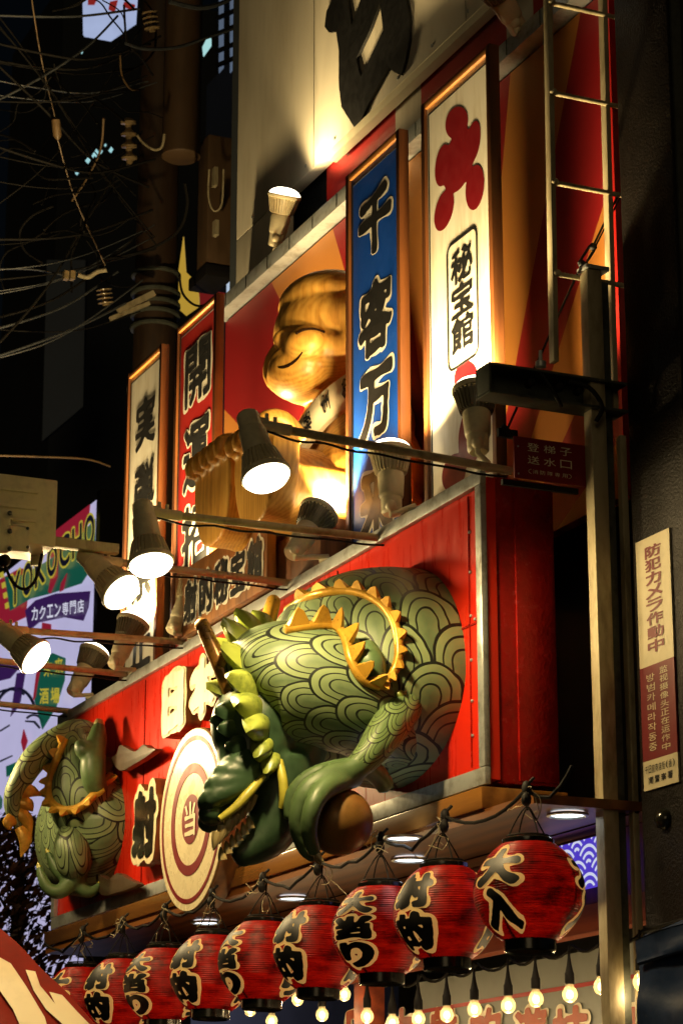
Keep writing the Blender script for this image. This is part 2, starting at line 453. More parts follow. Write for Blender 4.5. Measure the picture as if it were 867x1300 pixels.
# red and cream striped band below the billboard
st = MB(); sc_ = []
xs = [-3.55, -2.95, -2.62, -1.95, -1.72, -1.02, -.82, .2]
for i in range(len(xs)-1):
    (st if i % 2 == 0 else sc_.append(MB()) or sc_[-1]).box((xs[i],.66,5.15),(xs[i+1],.742,5.82 if i > 1 else 5.62))
st.build('red_band', M['red_face'], bld); [q.build('cream_band', M['billboard'], bld) for q in sc_]

# billboard at the top
bb = thing('billboard', 'huge cream billboard at the top with one black brush character', 'billboard', (-1.8,.6,5.77))
MB().box((-3.49,.60,5.79),(.3,.655,9.0)).build('face_panel', M['billboard'], bb, .004)
MB().box((-3.49,.60,5.15),(-2.96,.655,5.786)).build('side_panel', M['billboard'], bb, .004)
MB().box((-2.45,.585,5.745),(.3,.63,5.785)).build('lower_trim', M['cream'], bb, .006)
for x in (-2.62,-1.22): MB().box((x,.5985,5.79),(x+.004,.5995,9.0)).build('panel_joint', M['steel_dark'], bb)
for i in range(12): MB().lathe((-3.3+i*.3,.5995,5.83), (0,-1,0), [(.008,0),(.007,.003)], 8).build('screw', M['steel'], bb)
Z2 = lambda x, y: P(300+x*.3922, y*.3922, 'Y', .598)
outer = [(330,-70),(318,0),(300,38),(294,88),(308,107),(331,104),(340,165),(340,280),(349,348),(372,385),(394,420),(404,410),(432,345),(470,275),(500,220),(520,236),(541,245),(555,200),(568,130),(569,60),(556,-5),(550,-70)]
h1 = [(370,2),(376,50),(381,84),(396,45),(410,2),(404,-40),(374,-40)]; h2 = [(470,-5),(466,30),(440,100),(397,190),(402,220),(411,250),(440,190),(483,100),(478,50)]
MB().prism([[Z2(*q) for q in outer], [Z2(*q) for q in h1], [Z2(*q) for q in h2]], (0,-.012,0)).build('brush_letter', M['black_ink'], bb)

# sunburst backdrop
bp = thing('backdrop_panel', 'red and orange sunburst backdrop behind the tall signboards', 'sign panel', (-1.7,.5,3.66))
k = NT('sunburst'); tc = k.coords(); sp = k.n('ShaderNodeSeparateXYZ'); k.l(tc, sp.inputs[0])
dx = k.math('ADD', sp.outputs[0], -.55); dz = k.math('ADD', sp.outputs[2], .32)     # centre of the rays (-1.15, 3.34)
ang = k.math('ARCTAN2', dx, dz)
x_ = k.math('FRACT', k.math('MULTIPLY_ADD', ang, 1/.46, 10 + .52))
nz = k.noise(tc, 5, 4)
c_ = k.mix(k.math('LESS_THAN', x_, .47), (.28,.006,.010), (.54,.21,.04))
k.l(k.mix(k.math('MULTIPLY', nz, .25), c_, (.05,.02,.01)), k.b.inputs['Base Color']); k.b.inputs['Roughness'].default_value = .5
MB().box((-3.35,.5,3.655),(-.06,.54,5.335)).build('sunburst_face', k.m, bp)
MB().box((-3.37,.44,5.345),(-.04,.56,5.41)).build('top_beam', M['steel'], bp, .004)
sm = MB()
for i in range(14): sm.box((-3.2+i*.235,.437,5.35),(-3.196+i*.235,.4395,5.405))
sm.build('beam_seams', M['steel_dark'], bp)
MB().box((-.0595,.495,3.655),(-.035,.55,5.335)).build('edge_strip', M['red_face'], bp)

# ================================================================ MAIN SIGN BOX
sb = thing('sign_box', 'big red box sign with steel frame, dragons and raised letters', 'sign', (-2,.12,2.75))
MB().box((-3.95,.012,2.76),(-.002,.0415,3.64)).build('face_panel', M['red_gloss'], sb)
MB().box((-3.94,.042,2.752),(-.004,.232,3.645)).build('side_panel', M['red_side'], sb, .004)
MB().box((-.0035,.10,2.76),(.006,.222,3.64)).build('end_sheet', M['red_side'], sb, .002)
fr = MB()
fr.box((-3.98,-.008,3.618),(.0,.0115,3.66)); fr.box((-3.98,-.008,2.745),(.0,.0115,2.795))
fr.box((-.036,-.0085,2.796),(.0005,.011,3.617)); fr.box((-3.985,-.0085,2.796),(-3.945,.011,3.617))
fr.build('frame', M['steel'], sb, .003)
for a, b in (((-.32,.008,3.22),(-.05,.0115,3.226)), ((-.115,.008,2.81),(-.111,.0115,3.61)), ((-1.05,.008,2.81),(-1.046,.0115,3.61)), ((-2.9,.008,2.81),(-2.896,.0115,3.61))): MB().box(a, b).build('panel_joint', M['red_side'], sb)
for p in [(-.105,.010,z) for z in (2.9,3.0,3.12,3.25,3.38,3.5)] + [(x,.010,3.235) for x in (-.08,-.2)]:
    MB().ell(p, .005, None, 8, 6).build('rivet', M['steel'], sb)
# raised letters
def raised(ch, px, py, wpx, hpx, face, ink, gloss):
    c = P(px, py, 'Y', -.05); dep = (c-CAM).dot(fv)
    hh = hpx*dep/F/math.cos(PT)*1.0; ww = .26 if wpx is None else wpx
    pl = lambda off: (lambda u, v: Vector((c.x+u*ww, -.05+off, c.z+v*hh)))
    b = thick(letter(MB(), ch, pl(0), .155, ref=.155), (0,.058,0)).build('letter', M['letter_side'], sb)
    letter(MB(), ch, pl(-.003), .15, ref=.155).build('letter_face', M[face], b)
    letter(MB(), ch, pl(-.007), .06 if gloss else .085, ref=.155).build('letter_stroke', M[ink], b)
raised('日', 222, 890, .27, 84, 'cream_gloss', 'white_face', 0)
raised('本', 259, 871, .29, 84, 'cream_gloss', 'white_face', 0)
raised('射', 185, 1045, .30, 104, 'cream_gloss', 'black_gloss', 1)
# target disc
dc = P(244, 1040, 'Y', -.10); R = .325
disc = MB().lathe((dc.x,-.02,dc.z), (0,-1,0), [(R-.01,0),(R,.005),(R,.075),(R-.006,.08)], 64).build('target_disc', M['letter_side'], sb)
MB().lathe((dc.x,-.1005,dc.z), (0,-1,0), [(R-.004,0),(R-.004,.003)], 64).build('disc_face', M['cream_gloss'], disc)
def ring(r0, r1, y, m, nm):
    vs = []; fs = []; n = 72
    for i in range(n):
        t = 2*PI*i/n
        for r_ in (r0, r1): vs.append((dc.x+r_*math.cos(t), y, dc.z+r_*math.sin(t)))
    for i in range(n): j = (i+1) % n; fs.append((2*i, 2*i+1, 2*j+1, 2*j))
    thick(MB().add(vs, fs), (0,.001,0)).build(nm, m, disc)
ring(R*.86, R*.91, -.1055, M['emblem_red'], 'outer_ring'); ring(R*.50, R*.61, -.1055, M['emblem_red'], 'middle_ring'); ring(.0, R*.27, -.1055, M['emblem_red'], 'bullseye')
letter(MB(), '当', lambda u, v: Vector((dc.x+u*.105, -.108, dc.z+v*.125)), .03).build('letter', M['cream'], disc)

# canopy below the sign
cn = thing('canopy', 'brown wooden canopy soffit under the red dragon sign', 'canopy', (-1.8,.6,2.6))
MB().box((-4.0,-.03,2.672),(.02,.245,2.735)).build('trim_beam', M['varnish'], cn, .006)
MB().box((-4.0,-.02,2.645),(.30,1.55,2.671)).build('soffit_board', M['soffit_wood'], cn)
bl = MB()
for y in (.30,.56,.82,1.08,1.34): bl.box((-4.0,y,2.642),(.30,y+.006,2.6445))
bl.build('board_gap', M['line_dark'], cn)
MB().box((-4.0,.36,2.36),(.32,.42,2.44)).build('front_beam', M['beam_red'], cn, .004)
MB().box((-4.0,.40,2.45),(.32,.46,2.641)).build('fascia_board', M['plaque_wood'], cn)
MB().box((-1.72,.37,.0),(-1.64,.45,2.35)).build('red_post', M['beam_red'], cn, .004)

# ================================================================ TALL SIGNBOARDS
def flatpt(x0, x1, z0, z1, y):
    cx, cz = (x0+x1)/2, (z0+z1)/2
    return lambda u, v: Vector((cx+u*(x1-x0), y, cz+v*(z1-z0)))
def tall_sign(nm, label, x0, x1, z1, face, z0=3.66, y=.10, th=.036):
    t = thing('tall_signboard', label, 'signboard', ((x0+x1)/2, y, z0), 'tall vertical signboards above the sign box')
    b = .026
    MB().box((x0+b,y+.012,z0),(x1-b,y+.03,z1-b)).build('face', M[face], t)
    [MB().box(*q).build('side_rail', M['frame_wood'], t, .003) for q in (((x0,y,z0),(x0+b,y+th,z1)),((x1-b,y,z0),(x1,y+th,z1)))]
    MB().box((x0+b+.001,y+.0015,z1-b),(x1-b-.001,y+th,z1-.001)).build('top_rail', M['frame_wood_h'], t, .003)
    e = MB()
    e.box((x0+b+.008,y+.0095,z0),(x0+b+.013,y+.0118,z1-b-.02)); e.box((x0+b+.0135,y+.0095,z1-b-.025),(x1-b-.006,y+.0118,z1-b-.02))
    e.build('border_line', M['black_ink'], t)
    MB().box((x0+b,y+.031,z0),(x1-b,y+th,z1-b)).build('back_board', M['plaque_wood'], t)
    return t
def sign_text(t, chars, x, wd, y, bold, outline=None, ink='black_ink', out='white_face', shear=0.0):
    """chars: (character, centre z, height)"""
    for ch, cz, hh in chars:
        if outline: letter(MB(), ch, flatpt(x-wd/2, x+wd/2, cz-hh/2, cz+hh/2, y+.0108), bold+outline, ref=bold, shear=shear).build('letter_outline', M[out], t)
        letter(MB(), ch, flatpt(x-wd/2, x+wd/2, cz-hh/2, cz+hh/2, y+.0098), bold, ref=bold, shear=shear).build('letter', M[ink], t)
def zof(px, py, y=.1): return P(px, py, 'Y', y).z
wsig = tall_sign('w', 'tall white signboard with dark red blob emblem and boxed 秘宝館 lettering', -.585, -.10, 5.085, 'white_face')
def hgt(px, y0, y1): return abs(zof(px, y0) - zof(px, y1))
cxw = -.345
sign_text(wsig, [('秘', zof(588,330), .115), ('宝', zof(588,374), .11), ('館', zof(588,418), .115)], cxw+.018, .15, .10, .035)
# rounded box line round the three letters
def rrect(x0, x1, z0, z1, r, w_, y):
    vs = []; n = 0
    for off in (0, -w_):
        for cx_, cz_, a0 in ((x1-r, z1-r, 0), (x0+r, z1-r, 90), (x0+r, z0+r, 180), (x1-r, z0+r, 270)):
            for i in range(7):
                a = math.radians(a0+15*i); vs.append((cx_+(r+off)*math.cos(a), y, cz_+(r+off)*math.sin(a)))
    n = 28; fs = [(i, (i+1) % n, (i+1) % n + n, i+n) for i in range(n)]
    return thick(MB().add(vs, fs), (0,.002,0))
rrect(cxw-.085, cxw+.125, zof(588,455)-.01, zof(588,305)+.03, .035, .008, .1095).build('letter_box', M['black_ink'], wsig)
def emblem(ells, y):
    n0, m0 = 130, 60
    xs_ = [e[0]+s*max(e[2],e[3]) for e in ells for s in (-1.1,1.1)]; ys_ = [e[1]+s*max(e[2],e[3]) for e in ells for s in (-1.1,1.1)]
    X, Y = np.meshgrid(np.linspace(min(xs_), max(xs_), m0), np.linspace(min(ys_), max(ys_), n0))
    G = np.full(X.shape, -9.)
    for cx_, cy_, a, b, rot in ells:
        t = math.radians(rot); dx_, dy_ = X-cx_, Y-cy_; p = dx_*math.cos(t)+dy_*math.sin(t); q = -dx_*math.sin(t)+dy_*math.cos(t)
        v = (1-np.sqrt((p/a)**2+(q/b)**2))*min(a,b)
        k_ = 2.0; h_ = np.clip(.5+.5*(G-v)/k_, 0, 1); G = v*(1-h_)+G*h_ + k_*h_*(1-h_)
    vs, fs = march(G)
    sx = (max(xs_)-min(xs_))/(m0-1); sy = (max(ys_)-min(ys_))/(n0-1)
    return MB().add([P(min(xs_)+a*sx, min(ys_)+b*sy, 'Y', y) for a, b in vs], fs)
E1 = [(579.5,156,14,21,12),(600.5,180,8.5,27,8),(562,210,9.5,27,8),(602.5,238,11.5,29,6),(563.5,267,11,27,14),(582,204,18,42,14)]
emblem(E1, .1108).build('emblem', M['emblem_red'], wsig)
emblem([(591,479,14.5,21,10),(597,553,15,40,6),(576,600,14.5,25,14)], .1108).build('emblem', M['emblem_red'], wsig)
blue = tall_sign('b', 'tall blue signboard reading 千客万来 with white outlined letters', -1.185, -.75, 5.075, 'blue_face')
sign_text(blue, [('千', zof(474,278), .235), ('客', zof(477,398), .265), ('万', zof(480,506), .25), ('来', zof(484,628), .28)], -.965, .265, .10, .05, .034, shear=.03)
reds = tall_sign('r', 'tall red signboard reading 開運招福 with white outlined black letters', -2.885, -2.425, 5.085, 'red_face')
sign_text(reds, [('開', zof(252,468), .25), ('運', zof(252,572), .27), ('招', zof(249,676), .27), ('福', zof(246,778), .27)], -2.645, .29, .10, .028, .042)
left = tall_sign('l', 'tall white signboard reading 実弾禁止, farthest from the ladder', -3.49, -3.05, 5.08, 'white_face')
sign_text(left, [('実', zof(186,532), .225), ('弾', zof(184,618), .235), ('禁', zof(184,722), .235), ('止', zof(182,815), .2)], -3.26, .25, .10, .04)

# wooden plaque
pq = thing('wooden_plaque', 'brown wooden plaque reading 射的秘宝館 leaning on the sign box top', 'plaque', (-2.0,.0,3.66))
MB().box((-2.46,-.035,3.665),(-1.545,.0,3.925)).build('board', wood('plaque_board', (.40,.17,.05), (.13,.045,.012), 'Z', .45), pq, .004)
for i, ch in enumerate('射的秘宝館'):
    x = -2.28+i*.158
    letter(MB(), ch, flatpt(x-.075, x+.075, 3.70, 3.87, -.038), .10, ref=.055).build('letter_outline', M['white_face'], pq)
    letter(MB(), ch, flatpt(x-.07, x+.07, 3.70, 3.87, -.0405), .05, ref=.055).build('letter', M['black_ink'], pq)

# ================================================================ CARVED STATUE (generic laughing wooden figure)
stt = thing('wooden_statue', 'carved golden wooden laughing figure sitting behind the blue signboard', 'statue', (-1.7,.25,3.66))
X0 = -1.65
Q = lambda px, py, dx=0: P(px, py, 'X', X0+dx)
b = MB()
b.ell(Q(420,425), (.24,.205,.20), None, 28, 20)
b.ell(Q(402,460), (.23,.15,.13), None, 28, 16)
b.ell(Q(394,488), (.14,.11,.068), None, 24, 14); b.ell(Q(381,474,.03), (.14,.115,.10), None, 24, 14)
b.ell(Q(416,388), (.22,.175,.115), None, 24, 14)
b.ell(Q(394,412), (.20,.105,.032), Matrix.Rotation(.1,3,'X'), 24, 10)     # brow
for s_ in (-1,1): b.ell(Q(392,440,.13*s_), (.09,.09,.075), None, 18, 12)  # cheeks
b.ell(Q(450,425,.22), (.03,.05,.10), None, 16, 10)                        # ear
mc = Q(367,460,.05); mn_ = Vector((.42,-.90,-.08)).normalized(); e1 = Vector((.90,.42,.16)).normalized(); e2 = mn_.cross(e1).normalized()
if e2.z < 0: e2 = -e2
rt = [mc + mn_*-.022 + (e1*math.cos(2*PI*i/20)*.115 + e2*math.sin(2*PI*i/20)*.088) for i in range(20)]
b.tube(rt, .026, 12, closed=True)
RM = Matrix((e1, mn_, e2)).transposed()
b.ell(mc + mn_*-.005 + e2*.022, (.088,.050,.042), RM, 22, 14); b.ell(mc + mn_*-.012 - e2*.028, (.078,.045,.036), RM, 22, 14)
b.ell(mc + mn_*.0 + e2*.095, (.045,.040,.032), RM, 18, 12)                 # nose
b.ell(Q(450,552), (.30,.20,.19), None, 24, 16)
b.ell(Q(448,620), (.34,.25,.30), None, 28, 18)
b.ell(Q(447,690), (.40,.27,.22), None, 28, 16)
b.tube([Q(455,555,.25),Q(424,610,.31),Q(404,652,.29),Q(432,664,.24)], [.11,.105,.095,.08], 16, smooth=5)
b.tube([Q(432,664,.24),Q(443,696,.27)], [.075,.07], 12)
for i in range(4): b.tube([Q(434+i*6,652,.30),Q(435+i*6,678,.33),Q(435+i*5,698,.32)], [.026,.025,.02], 8, smooth=3)
HS = caster(b)
def hs(path, lift=0.0): return [HS(x, y, lift)[0] for x, y in path]
b2 = remeshed(b, .0085, 4); HS = caster(b2)
body = b2.build('figure', M['statue_wood'], stt)
# legs and soles
def foot(cx_, px, dz):
    zc = 4.02+dz; lg = MB()
    lg.tube([Vector((cx_+.02,.36,zc-.06)),Vector((cx_+.01,.1,zc-.03)),Vector((cx_,-.05,zc-.01))], [.20,.165,.15], 20, smooth=4)
    ol = spline([Vector((cx_+x, -.15, zc+z)) for x, z in ((-.17,.13),(-.06,.15),(.06,.15),(.17,.13),(.175,.02),(.14,-.10),(.08,-.15),(-.03,-.155),(-.11,-.115),(-.165,-.01))], [1]*10, 3, True)[0]
    lg.prism([ol], (0,.10,0))
    for i in range(5): lg.tube([(cx_-.14+i*.07,-.03,zc+.12),(cx_-.14+i*.07,-.10,zc+.185),(cx_-.14+i*.07,-.165,zc+.175),(cx_-.14+i*.07,-.165,zc+.13)], [.035,.036,.034,.026], 12, smooth=3)
    remeshed(lg, .0085, 3).build('foot', M['statue_wood'], stt)
foot(-1.79, 0, 0); foot(-1.40, 0, -.03)
ml = MB(); ml.tube(hs([(354,466),(360,466),(368,463),(377,456),(384,447)], .0), [.004,.006,.006,.005,.003], 6, smooth=5)
ml.build('mouth_line', M['line_dark'], stt)
MB().tube(hs([(376,424),(386,419),(399,418),(412,422)], .0), .006, 6, smooth=5).build('closed_eye', M['line_dark'], stt)
MB().box((-2.16,.02,3.662),(-1.21,.46,3.84)).build('pedestal', M['plaque_wood'], stt, .006)
# sash
top = [(446,470,.22),(418,490,.24),(394,514,.24),(374,545,.20),(360,583,.14)]; bot = [(446,514,.28),(422,529,.30),(401,551,.30),(384,574,.27),(370,600,.21)]
tp, _ = spline([Q(a,b_,c) for a,b_,c in top], [1]*5, 6); bt, _ = spline([Q(a,b_,c) for a,b_,c in bot], [1]*5, 6)
sv = []; sf = []
for i, (p, q) in enumerate(zip(tp, bt)):
    for k_ in range(5): sv.append(p.lerp(q, k_/4) + Vector((.02*math.sin(PI*k_/4),-.015*math.sin(PI*k_/4),0)))
for i in range(len(tp)-1):
    for k_ in range(4): sf.append((i*5+k_, i*5+k_+1, (i+1)*5+k_+1, (i+1)*5+k_))
sash = thick(MB().add(sv, sf), (-.02,.02,0)).build('sash', M['sash'], stt)
def sashpt(t0):
    def f_(u, v):
        t = min(max((t0 + .105*v)*(len(tp)-1), 0), len(tp)-1.001); i = int(t); fr_ = t-i
        p = tp[i].lerp(tp[i+1], fr_); q = bt[i].lerp(bt[i+1], fr_)
        a = .5-u*.62
        return p.lerp(q, a) + Vector((.02*math.sin(PI*a)+.006,-.015*math.sin(PI*a)-.004,.002))
    return f_
for ch, t0 in (('館',.06),('宝',.30),('秘',.56),('的',.82)):
    letter(MB(), ch, sashpt(t0), .04).build('letter', M['black_ink'], sash)

# ================================================================ DRAGONS
def ridge(mb, pts, rad, spikes, sdir, sh, sw=.5):
    """fin: a rounded cord with a row of scalloped teeth"""
    p, r_ = spline(pts, [rad]*len(pts), 8); mb.tube(p, rad, 8)
    n = len(p)
    for j in range(spikes):
        i = int((j+.5)/spikes*(n-1)); i0 = max(0, int((j)/spikes*(n-1))); i1 = min(n-1, int((j+1)/spikes*(n-1)))
        d = Vector(sdir(p[i], (p[i1]-p[i0]).normalized())).normalized()
        a, c = p[i0].lerp(p[i], .08), p[i1].lerp(p[i], .08); tip = p[i] + d*sh + (p[i1]-p[i0])*.18
        t_ = d.cross((c-a).normalized()).normalized()*rad*.8
        mb.add([a-t_, a+t_, c+t_, c-t_, tip-t_*.25, tip+t_*.25, (a.lerp(tip,.6)-d*sh*.12)-t_*.5, (a.lerp(tip,.6)-d*sh*.12)+t_*.5],
               [(0,3,4,6),(1,7,5,2),(0,6,7,1),(6,4,5,7),(3,2,5,4)])
    return mb
def leaf(c, d, up, ln, wd, th):
    """curled petal: base c, growing along d"""
    c, d, up = Vector(c), Vector(d).normalized(), Vector(up); s_ = d.cross(up).normalized(); up = s_.cross(d).normalized()
    vs = []; fs = []; nu, nv = 14, 11
    for side in (1, -1):
        for i in range(nu):
            t = i/(nu-1); w_ = wd*(math.sin(PI*min(1,t*.93+.07))**.7)*(1-.35*t)
            for j in range(nv):
                u = j/(nv-1)*2-1
                vs.append(c + d*ln*t + s_*w_*u + up*(side*th*(1-u*u)*math.sin(PI*t*.9+.2) + ln*.30*t*t - wd*.25*abs(u)**1.5))
    m_ = nu*nv
    for q in (0, 1):
        for i in range(nu-1):
            for j in range(nv-1):
                f_ = (q*m_+i*nv+j, q*m_+i*nv+j+1, q*m_+(i+1)*nv+j+1, q*m_+(i+1)*nv+j); fs.append(f_ if q == 0 else f_[::-1])
    return vs, fs
# --- the big dragon, near end of the sign
dg = thing('dragon_sculpture', 'large green dragon with gold ball bursting out of the red sign', 'sculpture', (-.55,-.1,2.75))
XD = -.5
D = lambda px, py, dx=0.0: P(px, py, 'X', XD+dx)
c0 = Vector((-.575,0.02,3.115)); ax_, ay_, az_ = .43, .44, .375
vs = []; fs = []; us = []; nt, npz = 72, 30
for j in range(npz+1):
    ph = (PI/2)*j/npz
    for i in range(nt+1):
        t = 2*PI*i/nt; sx = math.sin(ph)**.85
        vs.append(c0 + Vector((ax_*sx*math.cos(t), -ay_*math.cos(ph)**.8 if j < npz else 0, (az_ if math.sin(t) > 0 else .29)*sx*math.sin(t))))
for j in range(npz):
    for i in range(nt):
        a = j*(nt+1)+i; fs.append((a, a+1, a+nt+2, a+nt+1))
        us.append(tuple((q*4.3/npz+.2, w_*18.0/nt) for q, w_ in ((j,i),(j,i+1),(j+1,i+1),(j+1,i))))
dome = MB().add(vs, fs, us); dome.build('coiled_body', M['scale_green'], dg)
nk = MB().tube([D(520,935,.02),D(485,908,.12),D(450,886,.14),D(412,872,.13),D(372,866,.11),D(336,868,.09),D(315,878,.08),D(304,888,.08)], [.11,.15,.172,.182,.182,.165,.12,.05], 48, smooth=8, uvs=(10,11.0))
nk.build('neck', M['scale_green'], dg)
HD = caster(dome, nk)
fold = MB().tube([HD(462,822)[0], HD(470,842)[0], HD(478,860)[0]], [.035,.045,.03], 16, smooth=4); fold.build('coil_fold', M['plain_green'], dg)
# golden fin round the fold
def fin_strip(path, hit, rad, n, sh, lean):
    # cord lying on the body with scalloped teeth along it
    q = [hit(x, y, rad*.5) for x, y in path]; m_ = MB()
    p, _ = spline([a for a, b__ in q], [rad]*len(q), 10); nn, _ = spline([b__ for a, b__ in q], [1]*len(q), 10)
    m_.tube(p, rad, 10); N = len(p)
    for j in range(n):
        i0, i1 = int(j/n*(N-1)), int((j+1)/n*(N-1)); i = (i0+i1)//2
        t = (p[i1]-p[i0]); up = (nn[i].normalized() + lean(p[i], t.normalized())).normalized(); sd_ = t.cross(up).normalized()*rad*.75
        prof = [(0,0),(.14,.36),(.36,.80),(.60,1.0),(.70,.86),(.84,.40),(1,0)]
        L_ = [p[i0]+t*a + up*sh*b__ for a, b__ in prof]; k0 = len(prof)
        th_ = [1,.8,.45,.15,.35,.75,1]
        vs_ = [L_[q_]+sd_*th_[q_] for q_ in range(k0)] + [L_[q_]-sd_*th_[q_] for q_ in range(k0)]
        fs_ = [tuple(range(k0)), tuple(range(2*k0-1, k0-1, -1))] + [(q_, q_+1, q_+1+k0, q_+k0) for q_ in range(k0-1)]
        m_.add(vs_, fs_)
    return m_
cen = HD(466,812)[0]
outw = lambda p, t: (p-cen).normalized()*.9
fin_strip([(362,771),(398,758),(444,752),(478,764),(499,789),(506,825),(500,852),(480,872)], HD, .014, 13, .040, outw).build('golden_fin', M['gold'], dg, 0, 50)
fin_strip([(480,872),(458,862),(444,838),(437,812),(424,798),(396,797),(362,802)], HD, .014, 7, .064, lambda p, t: Vector((.3,.15,.9)) if p.z > D(440,815,.2).z else Vector((.5,.7,.5))).build('golden_fin', M['gold'], dg, 0, 50)
# head
hd = MB()
hd.ell(D(324,922,.06), (.13,.13,.14), None, 24, 16)
hd.tube([D(335,880,.06),D(325,940,.07),D(312,985,.08)], [.12,.115,.085], 20, smooth=4)
hd.tube([D(318,965,.08),D(297,1000,.09),D(278,1027,.09),D(270,1040,.09)], [.085,.068,.050,.040], 20, smooth=5)
hd.ell(D(268,1032,.12), .038, None, 16, 10); hd.ell(D(266,1042,.06), .036, None, 16, 10)
hd.ell(D(301,975,.13), (.05,.05,.045), None, 16, 10)
hd.tube([D(352,965,.07),D(356,1010,.07),D(342,1055,.07),D(318,1078,.07)], [.10,.095,.075,.05], 20, smooth=5)
hd.tube([D(318,1078,.07),D(300,1090,.07)], [.05,.03], 14)
hd.tube([D(372,925,.04),D(366,985,.04)], [.12,.09], 18)
remeshed(hd, .009, 5).build('head', M['dark_green'], dg)
sn = MB()   # ribbed crest over the snout
for x, y, r_ in ((309,962,.030),(296,970,.032),(284,982,.032),(273,998,.031),(265,1016,.030)):
    sn.tube([D(330,978,.13), D((330+x)/2+2,(978+y)/2+2,.15), D(x,y,.14), D(x-5,y+9,.10)], [.040,.036,r_,.016], 14, smooth=4)
remeshed(sn, .006, 3).build('snout_crest', M['dark_green'], dg)
MB().tube([D(335,985,.17),D(318,1004,.18),D(300,1024,.18),D(279,1040,.17)], [.008,.014,.013,.010], 10, smooth=5).build('lip', M['tip_yellow'], dg)
MB().tube([D(354,966,.17),D(359,990,.19),D(360,1012,.19),D(357,1026,.18)], [.013,.014,.013,.008], 10, smooth=4).build('whisker', M['tip_yellow'], dg)
MB().tube([D(300,918,.05),D(299,950,.05),D(297,985,.06)], [.012,.013,.010], 10, smooth=4).build('whisker', M['tip_yellow'], dg)
th_ = MB()
for i in range(7):
    x, y = 276+i*7.5, 1066-i*8
    a = D(x, y-9, .15); th_.lathe(a, D(x-4, y+10, .15)-a, [(.016,0),(.014,.02),(.007,.042),(.001,.052)], 8)
for i in range(6):
    x, y = 283+i*7, 1086-i*8
    a = D(x, y+6, .12); th_.lathe(a, D(x-3, y-10, .12)-a, [(.014,0),(.012,.015),(.006,.03),(.001,.038)], 8)
th_.build('teeth', M['tooth'], dg)
mn = MB(); md = MB()
lobes = [(352,806,.00,.10,.030),(340,812,.03,.13,.038),(330,826,.06,.15,.045),(326,846,.10,.15,.045),(328,868,.13,.15,.048),(332,890,.15,.15,.048),(340,912,.16,.14,.045),(344,938,.15,.12,.036),(352,955,.14,.11,.03),
         (320,840,.0,.13,.04),(316,878,.03,.13,.045)]
for i, (x, y, dx_, ln, wd) in enumerate(lobes):
    base = D(x, y, dx_); out = (base - D(350,880,.06)).normalized()
    d = Vector((.15,-.72,-.28)) + out*.55
    v_, f_ = leaf(base, d, out + Vector((.5,-.2,.25)), ln*1.0, wd*1.45, .036); mn.add(v_, f_)
for i, (x, y, dx_, ln, wd) in enumerate([(312,900,.10,.11,.045),(316,922,.10,.11,.045),(322,944,.12,.10,.04),(306,912,.06,.11,.04)]):
    base = D(x, y, dx_); v_, f_ = leaf(base, Vector((.1,-.8,-.3)), Vector((.6,-.3,.5)), ln, wd*1.4, .036); md.add(v_, f_)
mn.build('mane_lobes', M['leaf_green'], dg, 0, 60); md.build('lower_mane', M['dark_green'], dg, 0, 60)
hn = MB(); hn.tube([D(308,908,.09),D(291,868,.07),D(273,828,.05),D(258,795,.03)], [.030,.028,.025,.021], 14, smooth=4); hn.ell(D(257,794,.03), .022, None, 14, 8)
hn.tube([D(280,848,.06),D(284,836,.09),D(285,832,.10)], [.02,.018,.015], 10); hn.ell(D(285,830,.10), .016, None, 12, 8)
hn.tube([D(293,872,.08),D(297,862,.11)], [.02,.018], 10); hn.ell(D(297,860,.115), .017, None, 12, 8)
hn.tube([D(322,862,.05),D(314,850,.05)], [.02,.02], 10)
hn.build('horn', M['horn'], dg)
h2 = MB(); h2.tube([D(334,815,-.05),D(340,790,-.06),D(347,765,-.08)], [.024,.025,.022], 14, smooth=4); h2.ell(D(347,764,-.08), .022, None, 14, 8)
h2.build('horn', M['gold'], dg)
# arm and claw on the ball
ar = MB()
A = lambda px, py, dx=0.0: P(px, py, 'X', -.24+dx)
MB().tube([A(522,879,-.03),A(517,890,.0),A(503,910,.02),A(485,936,.05),A(467,960,.07),A(450,976,.08)], [.030,.050,.057,.052,.042,.034], 26, smooth=7, uvs=(5,17)).build('forearm', M['arm_scale'], dg)
ar.tube([A(467,960,.07),A(448,978,.08),A(420,988,.07)] if True else [A(524,880,-.03),A(517,893,.0),A(503,912,.02),A(484,938,.05),A(466,962,.07),A(448,978,.08),A(420,988,.07)], [.039,.036,.044], 20, smooth=5)
nub = MB()
for x, y, x2, y2 in ((524,880,527,868),(516,880,517,870),(508,886,506,877)): nub.tube([A(x,y,.02),A((x+x2)/2,(y+y2)/2,.04),A(x2,y2,.05)], [.028,.022,.008], 10, smooth=3)
remeshed(nub, .006, 2).build('elbow_claws', M['leaf_green'], dg)
for pts in ([(440,982,.08),(408,990,.09),(385,1010,.09),(377,1045,.08),(386,1078,.07),(400,1092,.07)],
            [(450,985,.06),(415,1000,.12),(398,1022,.15),(392,1055,.14),(400,1083,.12)],
            [(455,975,.05),(425,978,.03),(393,988,.0),(372,1010,-.02),(368,1040,-.03)],
            [(460,968,.03),(480,985,.0),(490,1000,-.02)]):
    ar.tube([A(*q) for q in pts], [.034,.031,.027,.024,.019,.012][:len(pts)], 14, smooth=4)
remeshed(ar, .0075, 4).build('arm', M['plain_green'], dg)
cl = MB()
for a_, b_ in (((398,1086,.07),(408,1098,.09)),((400,1080,.12),(410,1094,.14))): cl.tube([A(*a_), A(*b_)], [.014,.003], 8)
cl.build('claw', M['tooth'], dg)
MB().ell(A(431,1043,.04), .094, None, 40, 26).build('golden_ball', M['ball'], dg)

